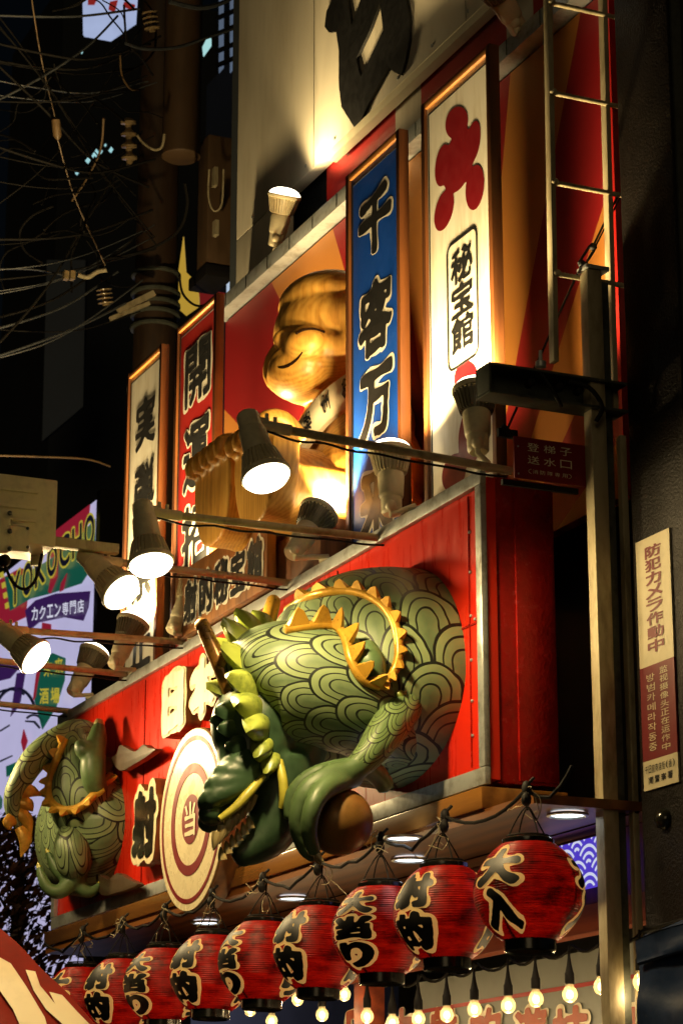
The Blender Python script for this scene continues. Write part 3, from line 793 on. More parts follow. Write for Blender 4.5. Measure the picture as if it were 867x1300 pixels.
# --- the far dragon tail end
dt = thing('dragon_sculpture', 'dragon hindquarters with curling yellow tail at the far end of the red sign', 'sculpture', (-3.4,-.1,2.75))
XT = -3.38
T = lambda px, py, dx=0.0: P(px, py, 'X', XT+dx)
vs = []; fs = []; us = []
cT = Vector((-3.47,.02,3.09)); nt, npz = 60, 24
for j in range(npz+1):
    ph = (PI/2)*j/npz
    for i in range(nt+1):
        t = 2*PI*i/nt; sx = math.sin(ph)**.85
        vs.append(cT + Vector((.36*sx*math.cos(t), -.23*math.cos(ph)**.8 if j < npz else 0, .265*sx*math.sin(t))))
for j in range(npz):
    for i in range(nt):
        a = j*(nt+1)+i; fs.append((a, a+1, a+nt+2, a+nt+1))
        us.append(tuple(((vs[q].x - vs[q].y*.9)/.105, -vs[q].z/.075) for q in (a, a+1, a+nt+2, a+nt+1)))
hb = MB().add(vs, fs, us); hb.build('hind_body', M['scale_green'], dt)
rp = MB().tube([T(128,1075,.02),T(122,1050,.06),T(112,1018,.09),T(104,985,.08),T(97,955,.05),T(95,936,.0)], [.05,.13,.155,.125,.095,.07], 36, smooth=7, uvs=(7,11)); rp.build('rump', M['scale_green'], dt)
MB().tube([T(118,938,.0),T(98,932,.02),T(72,942,.04),T(46,962,.05),T(28,988,.06),T(17,1012,.06),T(18,1035,.06),T(27,1056,.06)], [.06,.062,.058,.054,.047,.037,.028,.010], 20, smooth=6, uvs=(3,14)).build('tail', M['scale_green'], dt)
HT = caster(hb, rp); ct_ = HT(104,985)[0]
fin_strip([(84,940),(74,966),(66,992),(66,1014),(80,1027),(101,1025),(121,1008),(140,986)], HT, .017, 12, .045, lambda p, t: (p-ct_).normalized()*.7).build('golden_fin', M['gold'], dt, 0, 50)
tf = MB()
for a_, m_, e_ in (((22,1008),(38,1004),(53,1010)),((26,1018),(36,1022),(42,1030)),((22,1030),(34,1040),(40,1062)),((26,1050),(33,1066),(27,1088)),((18,1036),(12,1046),(14,1054))):
    tf.tube([T(*a_,.07),T(*m_,.08),T(*e_,.08)], [.024,.028,.003], 10, smooth=4, flat=.5)
tf.build('tail_fin', M['gold'], dt)
lg = MB(); l2 = MB()
lg.tube([T(124,1005,.22),T(119,985,.25),T(119,960,.25),T(124,938,.22),T(126,921,.20)], [.045,.050,.050,.040,.026], 16, smooth=4)
lg.tube([T(119,958,.25),T(106,951,.25),T(101,941,.24)], [.04,.038,.022], 12, smooth=3)
lg.tube([T(124,1000,.20),T(132,968,.12)], [.045,.045], 12)
l2.tube([T(92,1080,.12),T(95,1098,.14),T(95,1114,.15),T(92,1122,.15)], [.070,.062,.050,.040], 16, smooth=4)
toes = ([(90,1120,.15),(76,1132,.16),(62,1128,.15),(54,1114,.14),(50,1101,.13)], [(86,1114,.14),(73,1104,.13),(66,1092,.12),(61,1082,.11)], [(98,1120,.15),(110,1132,.17),(120,1130,.18),(126,1122,.18)])
for tp_ in toes: l2.tube([T(*q) for q in tp_], [.036,.030,.025,.020,.012][:len(tp_)] if len(tp_) == 5 else [.034,.026,.019,.010], 12, smooth=4)
remeshed(lg, .008, 3).build('leg', M['plain_green'], dt); remeshed(l2, .006, 2).build('leg', M['plain_green'], dt)
for tp_ in toes:
    e_ = tp_[-1]; MB().tube([T(*e_), T(e_[0]*1.0+ (e_[0]-tp_[-2][0])*.45, e_[1]+(e_[1]-tp_[-2][1])*.5, e_[2])], [.011,.002], 8).build('claw', M['tip_yellow'], dt)
if 0: pass
MB().ell(T(126,919,.20), .022, None, 12, 8).build('claw', M['tooth'], dt)
MB().tube([T(88,1060,.10),T(91,1076,.16),T(93,1090,.17),T(95,1102,.16),T(96,1112,.14)], [.05,.070,.071,.066,.03], 24, smooth=6, uvs=(5,11)).build('thigh_scales', M['scale_green'], dt)
ZP = lambda x, y, Y: P(x*.346, 880+y*.346, 'Y', Y)
def cloud(pts, label):
    o = tag(MB().prism([spline([ZP(x, y, -.06) for x, y in pts], [1]*len(pts), 3, True)[0]], (0,.03,0)).build('cloud_cutout', M['plate_brown'], None, .003), label, 'cutout', 'flat cloud cut-outs on the red sign')
    return o
cloud([(410,240),(428,222),(440,190),(470,203),(497,213),(525,188),(545,200),(570,205),(535,235),(490,262),(440,285)], 'pointed brown cut-out above the far dragon body')
cloud([(352,668),(375,672),(398,684),(428,660),(465,680),(505,700),(480,716),(430,732),(370,740)], 'dark brown cut-out low beside the far dragon foot')
# ================================================================ SPOT LAMPS
_lm = {}
def lamp_meshes():
    if _lm: return _lm
    _lm['socket'] = MB().lathe((0,0,0), (0,0,1), [(.0,-.004),(.026,-.004),(.032,.004),(.033,.05),(.036,.053),(.038,.06),(.042,.125),(.040,.13),(.0,.13)], 28, False)
    fn = MB(); fn.lathe((0,0,0), (0,0,1), [(.038,.128),(.043,.14),(.054,.19),(.060,.198),(.0,.198)], 28, False)
    for i in range(28):
        a = 2*PI*i/28; e = Vector((math.cos(a), math.sin(a), 0)); n = Vector((-math.sin(a), math.cos(a), 0))*.0022
        p0, p1, p2, p3 = e*.038+Vector((0,0,.132)), e*.050+Vector((0,0,.136)), e*.0655+Vector((0,0,.196)), e*.045+Vector((0,0,.198))
        fn.add([p0-n,p1-n,p2-n,p3-n,p0+n,p1+n,p2+n,p3+n], [(0,1,2,3),(7,6,5,4),(0,4,5,1),(1,5,6,2),(2,6,7,3)])
    _lm['heat_sink'] = fn
    _lm['rim'] = MB().lathe((0,0,0), (0,0,1), [(.060,.196),(.067,.198),(.070,.204),(.070,.211),(.067,.214),(.062,.214)], 36, False)
    _lm['lens'] = MB().lathe((0,0,0), (0,0,1), [(.066,.210),(.064,.218),(.055,.229),(.038,.238),(.018,.242),(.001,.243)], 32, False)
    return _lm
_shared = {}
def spot_lamp(label, rear, front, arm=None, stand=None, power=30, dark=False, size=180, lens='lens', scale=1.0):
    rear, front = Vector(rear), Vector(front); d = (front-rear).normalized()
    t = thing('spot_lamp', label, 'spot lamp', rear, 'spot lamps round the red sign', Vector((0,0,1)).rotation_difference(d))
    for nm, mb in lamp_meshes().items():
        mk = {'socket': 'lamp_body', 'heat_sink': 'lamp_dark' if dark else 'lamp_fin', 'rim': 'lamp_body', 'lens': lens}[nm]
        key = (nm, mk)
        if key not in _shared:
            o = mb.build(nm, M[mk], t, 0, 35, local=True); _shared[key] = o
        else:
            o = _shared[key].copy(); o.name = nm; C.objects.link(o); o.parent = t
        WM[o.name] = WM[t.name]
    W_ = WM[t.name]
    kn = W_ @ Vector((.0,0,.028))
    if arm is not None:
        a = Vector(arm); e = (a-kn).normalized()
        MB().tube([kn + e*.085, a], .0125, 12).build('arm', M['galv'], t)
        L_ = (a-kn).length; cp = [kn + e*(.06+(L_-.08)*i/9) + Vector((.004,0,-.017-.012*abs(math.sin(i*1.7)))) for i in range(10)]
        MB().tube([kn + Vector((.01,0,-.01))]+cp, .0035, 6, smooth=3).build('cord', M['cable'], t)
        mk_ = MB().tube([kn + e*.028, kn + e*.12], .0165, 12); mk_.tube([kn+e*.05+Vector((0,0,.012)), kn+e*.05+Vector((0,0,.036))], .006, 8)
        mk_.tube([kn+e*.075+Vector((.0,0,.012)), kn+e*.075+Vector((0,0,.03))], .006, 8); mk_.obox(kn+e*.035, e*.02, Vector((.006,0,0)), Vector((0,0,.022)))
        mk_.build('clamp', M['lamp_body'], t)
    if stand is not None:
        s_ = Vector(stand); kx = kn + Vector((.028,-.016,-.01))
        q = MB().tube([kn + Vector((.0,0,-.012)), kx, kx+Vector((0,0,-.03)), Vector((s_.x,s_.y,s_.z+.02)), s_], .009, 10)
        q.ell(kx, .018, None, 12, 8); q.lathe((s_.x,s_.y,s_.z), (0,0,1), [(.03,0),(.03,.008),(.014,.016)], 16)
        q.build('stand', M['lamp_body'], t)
    ld = bpy.data.lights.new('beam', 'SPOT'); ld.energy = power; ld.color = WARM; ld.spot_size = math.radians(size); ld.spot_blend = .35; ld.shadow_soft_size = .05
    lo = bpy.data.objects.new('beam', ld); C.objects.link(lo); lo.parent = t; lo.location = (0,0,.262); lo.rotation_euler = (PI,0,0)
    return t
PW = 38
def arm_lamp(label, x, rear, front, arm, tilt, **kw):
    a = P(rear[0], rear[1], 'X', x); b = P(front[0], front[1], 'X', x+tilt)
    return spot_lamp(label, a, b, P(arm[0], arm[1], 'Y', .05), **kw)
arm_lamp('downward spot lamp on the arm from the sign corner beside the ladder', .05, (314,527), (339,608), (648,598), .08, power=100)
arm_lamp('downward spot lamp in front of the red and white signboards', -.70, (181,640), (191,708), (500,685), .06, power=60)
arm_lamp('tilted spot lamp with round white lens, beside the far white signboard', -1.25, (107,703), (148,745), (382,742), .11, power=PW)
arm_lamp('tilted spot lamp at the left edge before the coloured screen', -2.18, (-8,793), (40,830), (248,816), .10, power=PW)
arm_lamp('spot lamp on the fifth arm, over the far letters', -2.85, (-64,827), (-30,864), (176,858), .10, power=PW)
arm_lamp('spot lamp on the last arm over the dragon tail', -3.6, (-125,876), (-95,910), (100,904), .10, power=PW)
def up_lamp(label, rear, front, y, tilt=(0,0,0), **kw):
    a = P(rear[0], rear[1], 'Y', y); b = P(front[0], front[1], 'X', a.x) + Vector(tilt)
    kw.setdefault('size', 150)
    return spot_lamp(label, a, b, None, (a.x+.02, .02, 3.663), **kw)
UW = 108
up_lamp('upward spot lamp with dark fins before the white emblem signboard', (607,573), (604,500), .0, (-.04,.02,0), size=150, power=UW*1.15, dark=True)
up_lamp('upward cream spot lamp before the blue signboard', (497,652), (488,580), -.05, (-.02,.03,0), power=UW*.85)
up_lamp('upward spot lamp with dark fins below the statue hand', (371,704), (398,640), -.10, (-.05,.05,0), power=UW*2.3, dark=True, size=140)
up_lamp('upward spot lamp half hidden behind the wooden plaque', (220,802), (238,745), -.06, (.0,.03,0), power=UW*3.2, size=140)
up_lamp('upward spot lamp with dark fins before the far white signboard', (146,846), (164,785), -.06, (-.02,.03,0), power=UW*1.9, dark=True)
up_lamp('upward spot lamp at the far end of the sign top', (93,880), (117,822), -.06, (-.02,.03,0), power=UW*1.9, dark=True)
def top_lamp(label, rear, front, y, **kw):
    tl = kw.pop('tilt', 0); a = P(rear[0], rear[1], 'Y', y); b = P(front[0], front[1], 'X', a.x+tl)
    return spot_lamp(label, a, b, None, (a.x+.02, .47, 5.412), **kw)
top_lamp('upward lit spot lamp on the backdrop beam under the billboard', (350,312), (359,262), .46, tilt=.075, power=34, size=140)
top_lamp('spot lamp at the top edge beside the ladder head', (660,40), (634,-4), .46, tilt=.05, power=26, dark=True, size=100)

# ================================================================ LANTERNS
def lantern_profile(z):      # z in 0..1 -> radius factor
    return .36 + .64*math.sin(PI*(.035+.93*z))**.72 if 0 < z < 1 else .42
LR, LH = .143, .248
k = NT('lantern_paper'); tcv = k.coords(); n1 = k.noise(k.coords((1,1,9)), 9, 6, .7); n2 = k.noise(tcv, 14, 4)
col = k.ramp(k.math('ADD', k.math('MULTIPLY', n1, .5), k.math('MULTIPLY', n2, .5)), [(.40, (.045,.0006,.0006)), (.52, (.34,.004,.003)), (.66, (.60,.016,.007))])
k.l(col, k.b.inputs['Base Color']); k.b.inputs['Roughness'].default_value = .4
tr = k.n('ShaderNodeBsdfTranslucent'); k.l(col, tr.inputs[0]); mx = k.n('ShaderNodeMixShader'); mx.inputs[0].default_value = .45
k.l(k.b.outputs[0], mx.inputs[1]); k.l(tr.outputs[0], mx.inputs[2]); k.l(mx.outputs[0], k.t.nodes['Material Output'].inputs[0])
M['lantern_paper'] = k.m
def glow_translucent(name, col, f):
    k = NT(name); k.b.inputs['Emission Color'].default_value = (1,.60,.16,1); k.b.inputs['Emission Strength'].default_value = .75; n = k.noise(k.coords(), 20, 3); c = k.mix(k.math('MULTIPLY', n, .5), col, tuple(q*.6 for q in col)); k.l(c, k.b.inputs['Base Color'])  # emission puts the lantern's backlight into the outline colour
    tr = k.n('ShaderNodeBsdfTranslucent'); k.l(c, tr.inputs[0]); mx = k.n('ShaderNodeMixShader'); mx.inputs[0].default_value = f
    k.l(k.b.outputs[0], mx.inputs[1]); k.l(tr.outputs[0], mx.inputs[2]); k.l(mx.outputs[0], k.t.nodes['Material Output'].inputs[0]); return k.m
M['lantern_cream_glow'] = glow_translucent('lantern_cream_glow', (.88,.66,.26), .55)
_ln = {}
def lantern(px, py, label, text, a0, seedr):
    c = P(px, py, 'Y', -.10); base = Vector((c.x, -.10, c.z-LH/2))
    t = thing('paper_lantern', label, 'lantern', base, 'red paper lanterns strung under the sign')
    if not _ln:
        prof = []
        for i in range(38*4+1):
            z = i/(38*4); rr = LR*lantern_profile(max(.001, min(.999, z))) + .0016*abs(math.sin(PI*38*z))*(.9+.9*((i//4*7919) % 10)/10) - .0006
            prof.append((rr, z*LH))
        _ln['paper_body'] = MB().lathe((0,0,0), (0,0,1), prof, 56, False).build('paper_body', M['lantern_paper'], t, 0, 80, local=True)
        e = LR*.43
        _ln['top_ring'] = MB().lathe((0,0,LH-.012), (0,0,1), [(e+.004,0),(e+.006,.004),(e+.006,.024),(e,.028),(e-.006,.02),(e-.006,.0)], 40, False).build('top_ring', M['black_gloss'], t, local=True)
        _ln['bottom_ring'] = MB().lathe((0,0,-.026), (0,0,1), [(e-.006,.038),(e-.006,0),(e,-.004),(e+.005,0),(e+.006,.034),(e+.002,.038)], 40, False).build('bottom_ring', M['black_gloss'], t, local=True)
        rb_ = MB()
        for i in range(4):
            a = PI/2*i+.5; pts = []
            for j in range(21):
                z = .02+.96*j/20; r_ = LR*lantern_profile(z)-.006; pts.append((r_*math.cos(a), r_*math.sin(a), z*LH))
            rb_.tube(pts, .0045, 6)
        rb_.tube([(e*.9*math.cos(2*PI*i/20), e*.9*math.sin(2*PI*i/20), LH+.02) for i in range(20)], .003, 6, closed=True)
        rb_.tube([(e*.9,0,LH+.02),(e*.5,0,LH+.07),(0,0,LH+.095),(-e*.5,0,LH+.07),(-e*.9,0,LH+.02)], .002, 6, smooth=4)
        rb_.tube([(0,e*.9,LH+.02),(0,e*.4,LH+.07),(0,0,LH+.10),(0,-e*.5,LH+.065),(0,-e*.9,LH+.02)], .002, 6, smooth=4)
        rb_.tube([(0,0,LH+.09),(.004,0,LH+.15)], .003, 6)
        _ln['wire_frame'] = rb_.build('wire_frame', M['cable'], t, local=True)
    else:
        for nm, o0 in _ln.items():
            o = o0.copy(); C.objects.link(o); o.parent = t; WM[o.name] = WM[t.name]
    def surf(off, ac, zc, wd, hh):
        def f_(u, v):
            z = min(.985, max(.015, zc+v*hh)); r_ = LR*lantern_profile(z)+off; a = ac+u*wd
            return Vector((r_*math.cos(a), r_*math.sin(a), z*LH))
        return f_
    for side, ac in ((0, a0), (1, a0+2.15)):
        n = len(text); oo = MB(); ii = MB()
        for i, ch in enumerate(text):
            zc = 1-(i+.5)/n; zc = .05+zc*.88; hh = .88/n*.95
            letter(oo, ch, surf(.0026, ac, zc, .98, hh), .165, ref=.085); letter(ii, ch, surf(.0042, ac, zc, .98, hh), .078, ref=.085)
        oo.build('letter_outline', M['lantern_cream_glow'], t, local=True); ii.build('letters', M['black_ink'], t, local=True)
    t.rotation_euler = (random.uniform(-.035,.035), random.uniform(-.03,.03), 0)
    ld = bpy.data.lights.new('glow', 'POINT'); ld.energy = .6; ld.color = (1,.55,.22); ld.shadow_soft_size = .04
    lo = bpy.data.objects.new('glow', ld); C.objects.link(lo); lo.parent = t; lo.location = (0,0,LH*.45)
VW = math.atan2(-3.0, 6.0)                      # bearing of the street view from the lanterns
lan = [(671,1133,'red paper lantern reading 大入, nearest the ladder pole','大入',-.66),
       (566,1160,'red paper lantern reading 射的, second from the pole','射的',-.72),
       (484,1182,'red paper lantern reading 大当り, below the gold ball','大当り',-.62),
       (404,1204,'red paper lantern reading 射的, fourth from the pole','射的',-.78),
       (333,1221,'red paper lantern reading 大当り, fifth from the pole','大当り',-1.02),
       (268,1236,'red paper lantern reading 射的, right under the target disc','射的',-.72),
       (208,1250,'red paper lantern reading 大当り, below the 射 letter','大当り',-.80),
       (154,1262,'red paper lantern reading 射的, below the far dragon','射的',-.65),
       (103,1270,'red paper lantern farthest left beside the tent roof','大り',-.70)]
lp_ = [P(x, y, 'Y', -.10) for x, y, *_ in lan]
for x, y, lb, tx, a in lan: lantern(x, y, lb, tx, VW+a, x)
# carrying cable with knots
cb = MB(); kt = [Vector((p.x, -.10, p.z+LH/2+.145)) for p in lp_]
kt = [kt[0]+Vector((.10,.08,.05))] + kt + [kt[-1]+Vector((-.5,0,.0))]
pts = []
for i in range(len(kt)-1):
    for j in range(8):
        q = j/8; p = kt[i].lerp(kt[i+1], q); p.z -= .05*4*q*(1-q)*(.7+.6*random.random() if j == 4 else .95); pts.append(p)
pts.append(kt[-1])
cb.tube(pts, .0052, 8)
ct = thing('lantern_cable', 'black knotted cable carrying the red lanterns', 'cable', kt[1])
cb.build('cable', M['cable'], ct)
for p in kt[1:-1]:
    kb = MB(); kb.ell(p, (.015,.013,.022), None, 10, 8); kb.tube([p+Vector((0,0,.01)), Vector((p.x+.004,p.y+.02,max(p.z+.03,2.646)))], .0045, 8); kb.ell(p+Vector((.015,-.01,-.03)), (.014,.014,.02), None, 8, 6)
    kb.build('knot', M['black_metal'], ct); wr = MB()
    for _ in range(4):
        q = [p]
        for i in range(6): q.append(q[-1]+Vector((random.uniform(-.03,.03), random.uniform(-.02,.02), random.uniform(-.035,.012))))
        wr.tube(q, .0013, 5, smooth=3)
    wr.build('loose_wire', M['galv'], ct)

# ================================================================ BULB STRING
k = NT('bulb_glass'); trn = k.n('ShaderNodeBsdfTransparent'); trn.inputs[0].default_value = (1,.93,.75,1)
tl = k.n('ShaderNodeBsdfTranslucent'); tl.inputs[0].default_value = (1,.85,.55,1)
gl = k.n('ShaderNodeBsdfGlossy'); gl.inputs[1].default_value = .08
m1 = k.n('ShaderNodeMixShader'); m1.inputs[0].default_value = .35; k.l(trn.outputs[0], m1.inputs[1]); k.l(tl.outputs[0], m1.inputs[2])
m2 = k.n('ShaderNodeMixShader'); m2.inputs[0].default_value = .06; k.l(m1.outputs[0], m2.inputs[1]); k.l(gl.outputs[0], m2.inputs[2])
k.l(m2.outputs[0], k.t.nodes['Material Output'].inputs[0]); M['bulb_glass'] = k.m
M['filament'] = emit('filament', (1,.78,.38), 16)
_bl = {}
def bulb(px, py):
    c = P(px, py, 'Y', .28)
    t = thing('light_bulb', 'clear glowing bulb in a black socket on the string under the canopy beam', 'light bulb', c, 'glowing bulbs strung under the canopy beam')
    if not _bl:
        _bl['socket'] = MB().lathe((0,0,.026), (0,0,1), [(.010,0),(.0135,.003),(.0135,.03),(.011,.036),(.007,.055),(.004,.075),(.003,.11)], 16).build('socket', M['black_metal'], t, local=True)
        _bl['glass'] = MB().lathe((0,0,0), (0,0,1), [(.001,-.024),(.010,-.022),(.018,-.015),(.0215,-.004),(.021,.004),(.017,.014),(.012,.021),(.0105,.03)], 24, False).build('glass', M['bulb_glass'], t, 0, 80, local=True)
        fl = MB().ell((0,0,-.002), (.010,.010,.012), None, 12, 8); _bl['filament'] = fl.build('filament', M['filament'], t, local=True)
    else:
        for nm, o0 in _bl.items():
            o = o0.copy(); C.objects.link(o); o.parent = t; WM[o.name] = WM[t.name]
    ld = bpy.data.lights.new('glow', 'POINT'); ld.energy = .95; ld.color = (1,.70,.34); ld.shadow_soft_size = .012
    lo = bpy.data.objects.new('glow', ld); C.objects.link(lo); lo.parent = t; lo.location = (0,0,-.035)
    return c
bs = [bulb(*q) for q in ((813,1246),(763,1252),(723,1262),(680,1268),(645,1276),(602,1281),(567,1288),(531,1293),(498,1298),(466,1290),(437,1262),(409,1288),(378,1268),(345,1296),(318,1282))]
q = MB(); pts = []
for i in range(len(bs)-1):
    for j in range(6):
        f_ = j/6; p = bs[i].lerp(bs[i+1], f_); p.z += .135 - .028*4*f_*(1-f_); p.y += .012; pts.append(p)
q.tube([bs[0]+Vector((.4,.012,.15))]+pts+[bs[-1]+Vector((0,.012,.135))], .0045, 8)
tag(q.build('bulb_cable', M['cable']), 'thin black cable carrying the glowing bulbs', 'cable')

# sign board behind the bulbs
wb = thing('menu_board', 'pale board with orange lettering behind the glowing bulbs', 'sign board', (-1,.6,1.6))
MB().box((-1.60,.55,1.5),(.25,.58,2.35)).build('board', paint('board_face', (.22,.24,.21), .5, .12, 3), wb)
MB().box((-1.60,.545,2.245),(.25,.5495,2.257)).build('red_line', M['red_face'], wb)
for ch, px in zip('日本射的遊技場', (455,510,562,616,674,724,802)):
    c = P(px, 1302, 'Y', .545)
    letter(MB(), ch, flatpt(c.x-.11, c.x+.11, c.z-.10, c.z+.06, .5455), .10, ref=.06).build('letter_outline', M['cream'], wb)
    letter(MB(), ch, flatpt(c.x-.11, c.x+.11, c.z-.10, c.z+.06, .543), .05, ref=.06).build('letter', paint('ink_orange', (.40,.055,.008), .5), wb)

# soffit downlights
dlm = emit('downlight_lens', (.85,.93,1.0), 5)
for px, py, lb in ((720,1033,'round white downlight in the soffit nearest the ladder pole'), (520,1090,'round white downlight in the soffit above the 射的 lantern'), (512,1062,'small round downlight close behind the varnished trim'), (372,1139,'round white downlight in the soffit left of the gold ball'), (262,1170,'faint round downlight in the soffit behind the target disc')):
    c = P(px, py, 'Z', 2.642)
    t = thing('downlight', lb, 'downlight', c)
    MB().lathe((c.x,c.y,2.641), (0,0,-1), [(.058,0),(.058,.006),(.050,.008),(.046,.004),(.046,-.0)], 32, False).build('trim_ring', M['steel'], t)
    MB().lathe((c.x,c.y,2.6405), (0,0,-1), [(.0455,0),(.0455,.002)], 32).build('lens', dlm, t)
    ld = bpy.data.lights.new('glow', 'SPOT'); ld.energy = 1.1; ld.color = (1,.90,.75); ld.spot_size = math.radians(120); ld.spot_blend = .8; ld.shadow_soft_size = .06
    lo = bpy.data.objects.new('glow', ld); C.objects.link(lo); lo.parent = t; lo.location = (0,0,-.02)

# glowing wave-pattern panel
wp = thing('wave_panel', 'glowing violet panel with white overlapping wave circles beside the pole', 'light panel', P(740,1095,'Y',.34))
a, b_ = P(740,1066,'Y',.34), P(740,1128,'Y',.34); a.x = P(690,1066,'Y',.34).x; b_.x = P(768,1066,'Y',.34).x
MB().box((a.x,.34,b_.z),(b_.x,.358,a.z)).build('panel', emit('wave_violet', (.09,.05,.70), .9), wp)
wv_ = MB(); r0 = .065; row = 0; z = b_.z
while z < a.z-.01:
    x = a.x + (row % 2)*r0
    while x < b_.x:
        for rr in (r0*.95, r0*.62, r0*.3):
            vs = []; n = 12
            for i in range(n+1):
                t = math.radians(35+110*i/n)
                for q in (rr, rr-.009): vs.append((min(max(x+q*math.cos(t), a.x), b_.x), .3385, min(max(z+q*math.sin(t)-.02, b_.z), a.z)))
            wv_.add(vs, [(2*i,2*i+1,2*i+3,2*i+2) for i in range(n)])
        x += 2*r0
    z += r0*.62; row += 1
wv_.build('wave_lines', emit('wave_white', (.75,.8,1), .95), wp)

# ================================================================ RIGHT SIDE: ladder, pole, plate, pillar
XL = .22
ld_ = thing('ladder', 'tall pale steel ladder with ribbed rungs fixed to the wall', 'ladder', P(705,462,'X',XL))
r1 = MB(); r1.beam(P(694,-60,'X',XL), P(703,460,'X',XL), .03, .016, (0,1,0)); r1.build('rail', M['galv'], ld_, .002)
r2 = MB(); r2.beam(P(763,-60,'X',XL), P(779,530,'X',XL), .03, .016, (0,1,0)); r2.build('rail', M['galv'], ld_, .002)
for x, y in ((700,4),(702,118),(704,232),(707,348)):
    a = P(x,y,'X',XL+.012); e = a + Vector((0,.235,0)); rg = MB()
    n = 40; rg.tube([a.lerp(e, i/n) for i in range(n+1)], [.0066 if i % 2 else .0084 for i in range(n+1)], 10)
    rg.ell(a+Vector((.008,-.004,0)), .011, None, 10, 8); rg.ell(e, .010, None, 10, 8); rg.build('rung', M['galv'], ld_)
po = thing('steel_post', 'tall pale weathered steel post rising in front of the dark pillar', 'post', P(768,1290,'X',.26))
a, b_ = P(744,345,'X',.26), P(778,1310,'X',.26)
MB().box((.24,a.y-.012,a.z),(.285,a.y+.036,0)).build('front_tube', M['galv'], po, .004)
MB().box((.225,a.y+.040,a.z-.02),(.255,a.y+.075,0)).build('rear_channel', M['steel_dark'], po, .003)
MB().box((.262,a.y+.079,3.72),(.285,a.y+.100,0)).build('rear_tube', M['galv'], po, .003)
MB().box((.235,a.y-.018,a.z+.001),(.29,a.y+.06,a.z+.014)).build('cap', M['steel'], po, .003)
bk = thing('bracket_beam', 'dark rusty steel bracket beam crossing the ladder foot', 'bracket', P(622,470,'X',.30))
a, b_ = P(621,478,'X',.30), P(797,504,'X',.30)
zc = (P(621,458,'X',.30).z+P(621,498,'X',.30).z)/2; hz = .045
q = MB(); y0, y1 = a.y, b_.y
q.box((.215,y0,zc+hz-.008),(.30,y1,zc+hz)); q.box((.215,y0,zc-hz),(.223,y1,zc+hz-.0085)); q.box((.2235,y0,zc-hz),(.30,y1,zc-hz+.008)); q.box((.2235,y0,zc-hz+.0085),(.298,y0+.008,zc+hz-.0085))
q.build('channel', M['steel_dark'], bk, .002)
q = MB()
for y in (.1,.17,.22): q.lathe((.30,y0+y*1.3,zc), (1,0,0), [(.012,-.02),(.012,.006),(.006,.012)], 10)
q.tube([(.305,y0+.25,zc+.02),(.33,y0+.30,zc+.0),(.33,y0+.34,zc-.05),(.31,y0+.33,zc-.09)], .007, 8, smooth=4); q.tube([(.305,y0+.16,zc+.03),(.325,y0+.19,zc-.03),(.31,y0+.22,zc-.06)], .006, 8, smooth=4)
q.build('bolts_and_cord', M['black_metal'], bk)
q = MB(); q.lathe(P(686,462,'X',.28), (0,0,1), [(.016,-.01),(.016,.006),(.006,.012),(.005,.04)], 10); q.build('anchor', M['steel'], bk)
# turnbuckle wire
q = MB(); a, m1_, m2_, e = P(783,250,'X',.15), P(752,313,'X',.15), P(738,335,'X',.15), P(642,548,'X',.15)
q.tube([a, m1_], .0035, 6); q.tube([m2_, e], .0035, 6); q.tube([a+Vector((0,.01,0)), m1_+Vector((0,.008,0))], .0025, 6)
s_ = Vector((.0,.011,0)); q.tube([m1_-s_, m2_-s_], .004, 6); q.tube([m1_+s_, m2_+s_], .004, 6); q.ell(m1_, .012, None, 8, 6); q.ell(m2_, .012, None, 8, 6)
tag(q.build('guy_wire', M['black_metal']), 'thin guy wire with turnbuckle slanting behind the ladder', 'wire')
# red plate
XP = .24
pt = thing('fire_plate', 'dark red plate reading 登梯子 送水口 on the steel post', 'sign', P(700,590,'X',XP))
y0, y1 = P(652,553,'X',XP).y, P(750,568,'X',XP).y; z1, z0 = P(652,553,'X',XP).z, P(655,606,'X',XP).z
MB().box((XP-.006,y0,z0),(XP,y1,z1)).build('plate', M['emblem_red'], pt, .001)
hP = z1-z0; wP = y1-y0
def ptx(s_, yc, zc_, w_, h_, bo):
    n = len(s_); o = MB()
    for i, ch in enumerate(s_):
        y = yc+(i-(n-1)/2)*w_*1.0
        letter(o, ch, lambda u, v, y=y: Vector((XP+.0015, y+u*w_*.72, zc_+v*h_)), bo, brush=False)
    o.build('lettering', M['cream'], pt)
yc = (y0+y1)/2-.012
ptx('登梯子', yc, z1-.225*hP, .21*wP, .20*hP, .012); ptx('送水口', yc, z1-.53*hP, .21*wP, .20*hP, .012); ptx('消防隊専用', yc, z1-.81*hP, .095*wP, .10*hP, .01)
q = MB()
for s_, k_ in ((-1,0),(1,1)):
    cc = yc + s_*.275*wP; q.tube([Vector((XP+.001, cc-s_*.012+s_*.012*math.cos(t_), z1-.81*hP+.055*hP*math.sin(t_)/1.0)) for t_ in np.linspace(-1.3,1.3,7)], .0008, 5)
q.build('brackets', M['cream'], pt)
q = MB()
for y in (y0+.012, y1-.012):
    for z in (z0+.012, z1-.03): q.ell((XP+.001,y,z), .003, None, 8, 6)
q.build('rivet', M['steel'], pt)
q = MB(); q.tube([(XP-.012,y0-.03,z1+.03),(XP-.012,y0+.02,z1-.01)], .008, 8); q.obox((XP-.02,y0-.01,z1+.01), (.006,0,0), (0,.03,0), (0,0,.012)); q.obox((XP-.02,y0+.09,z0-.012), (.006,0,0), (0,.12,0), (0,0,.008)); q.build('bracket', M['black_metal'], pt)
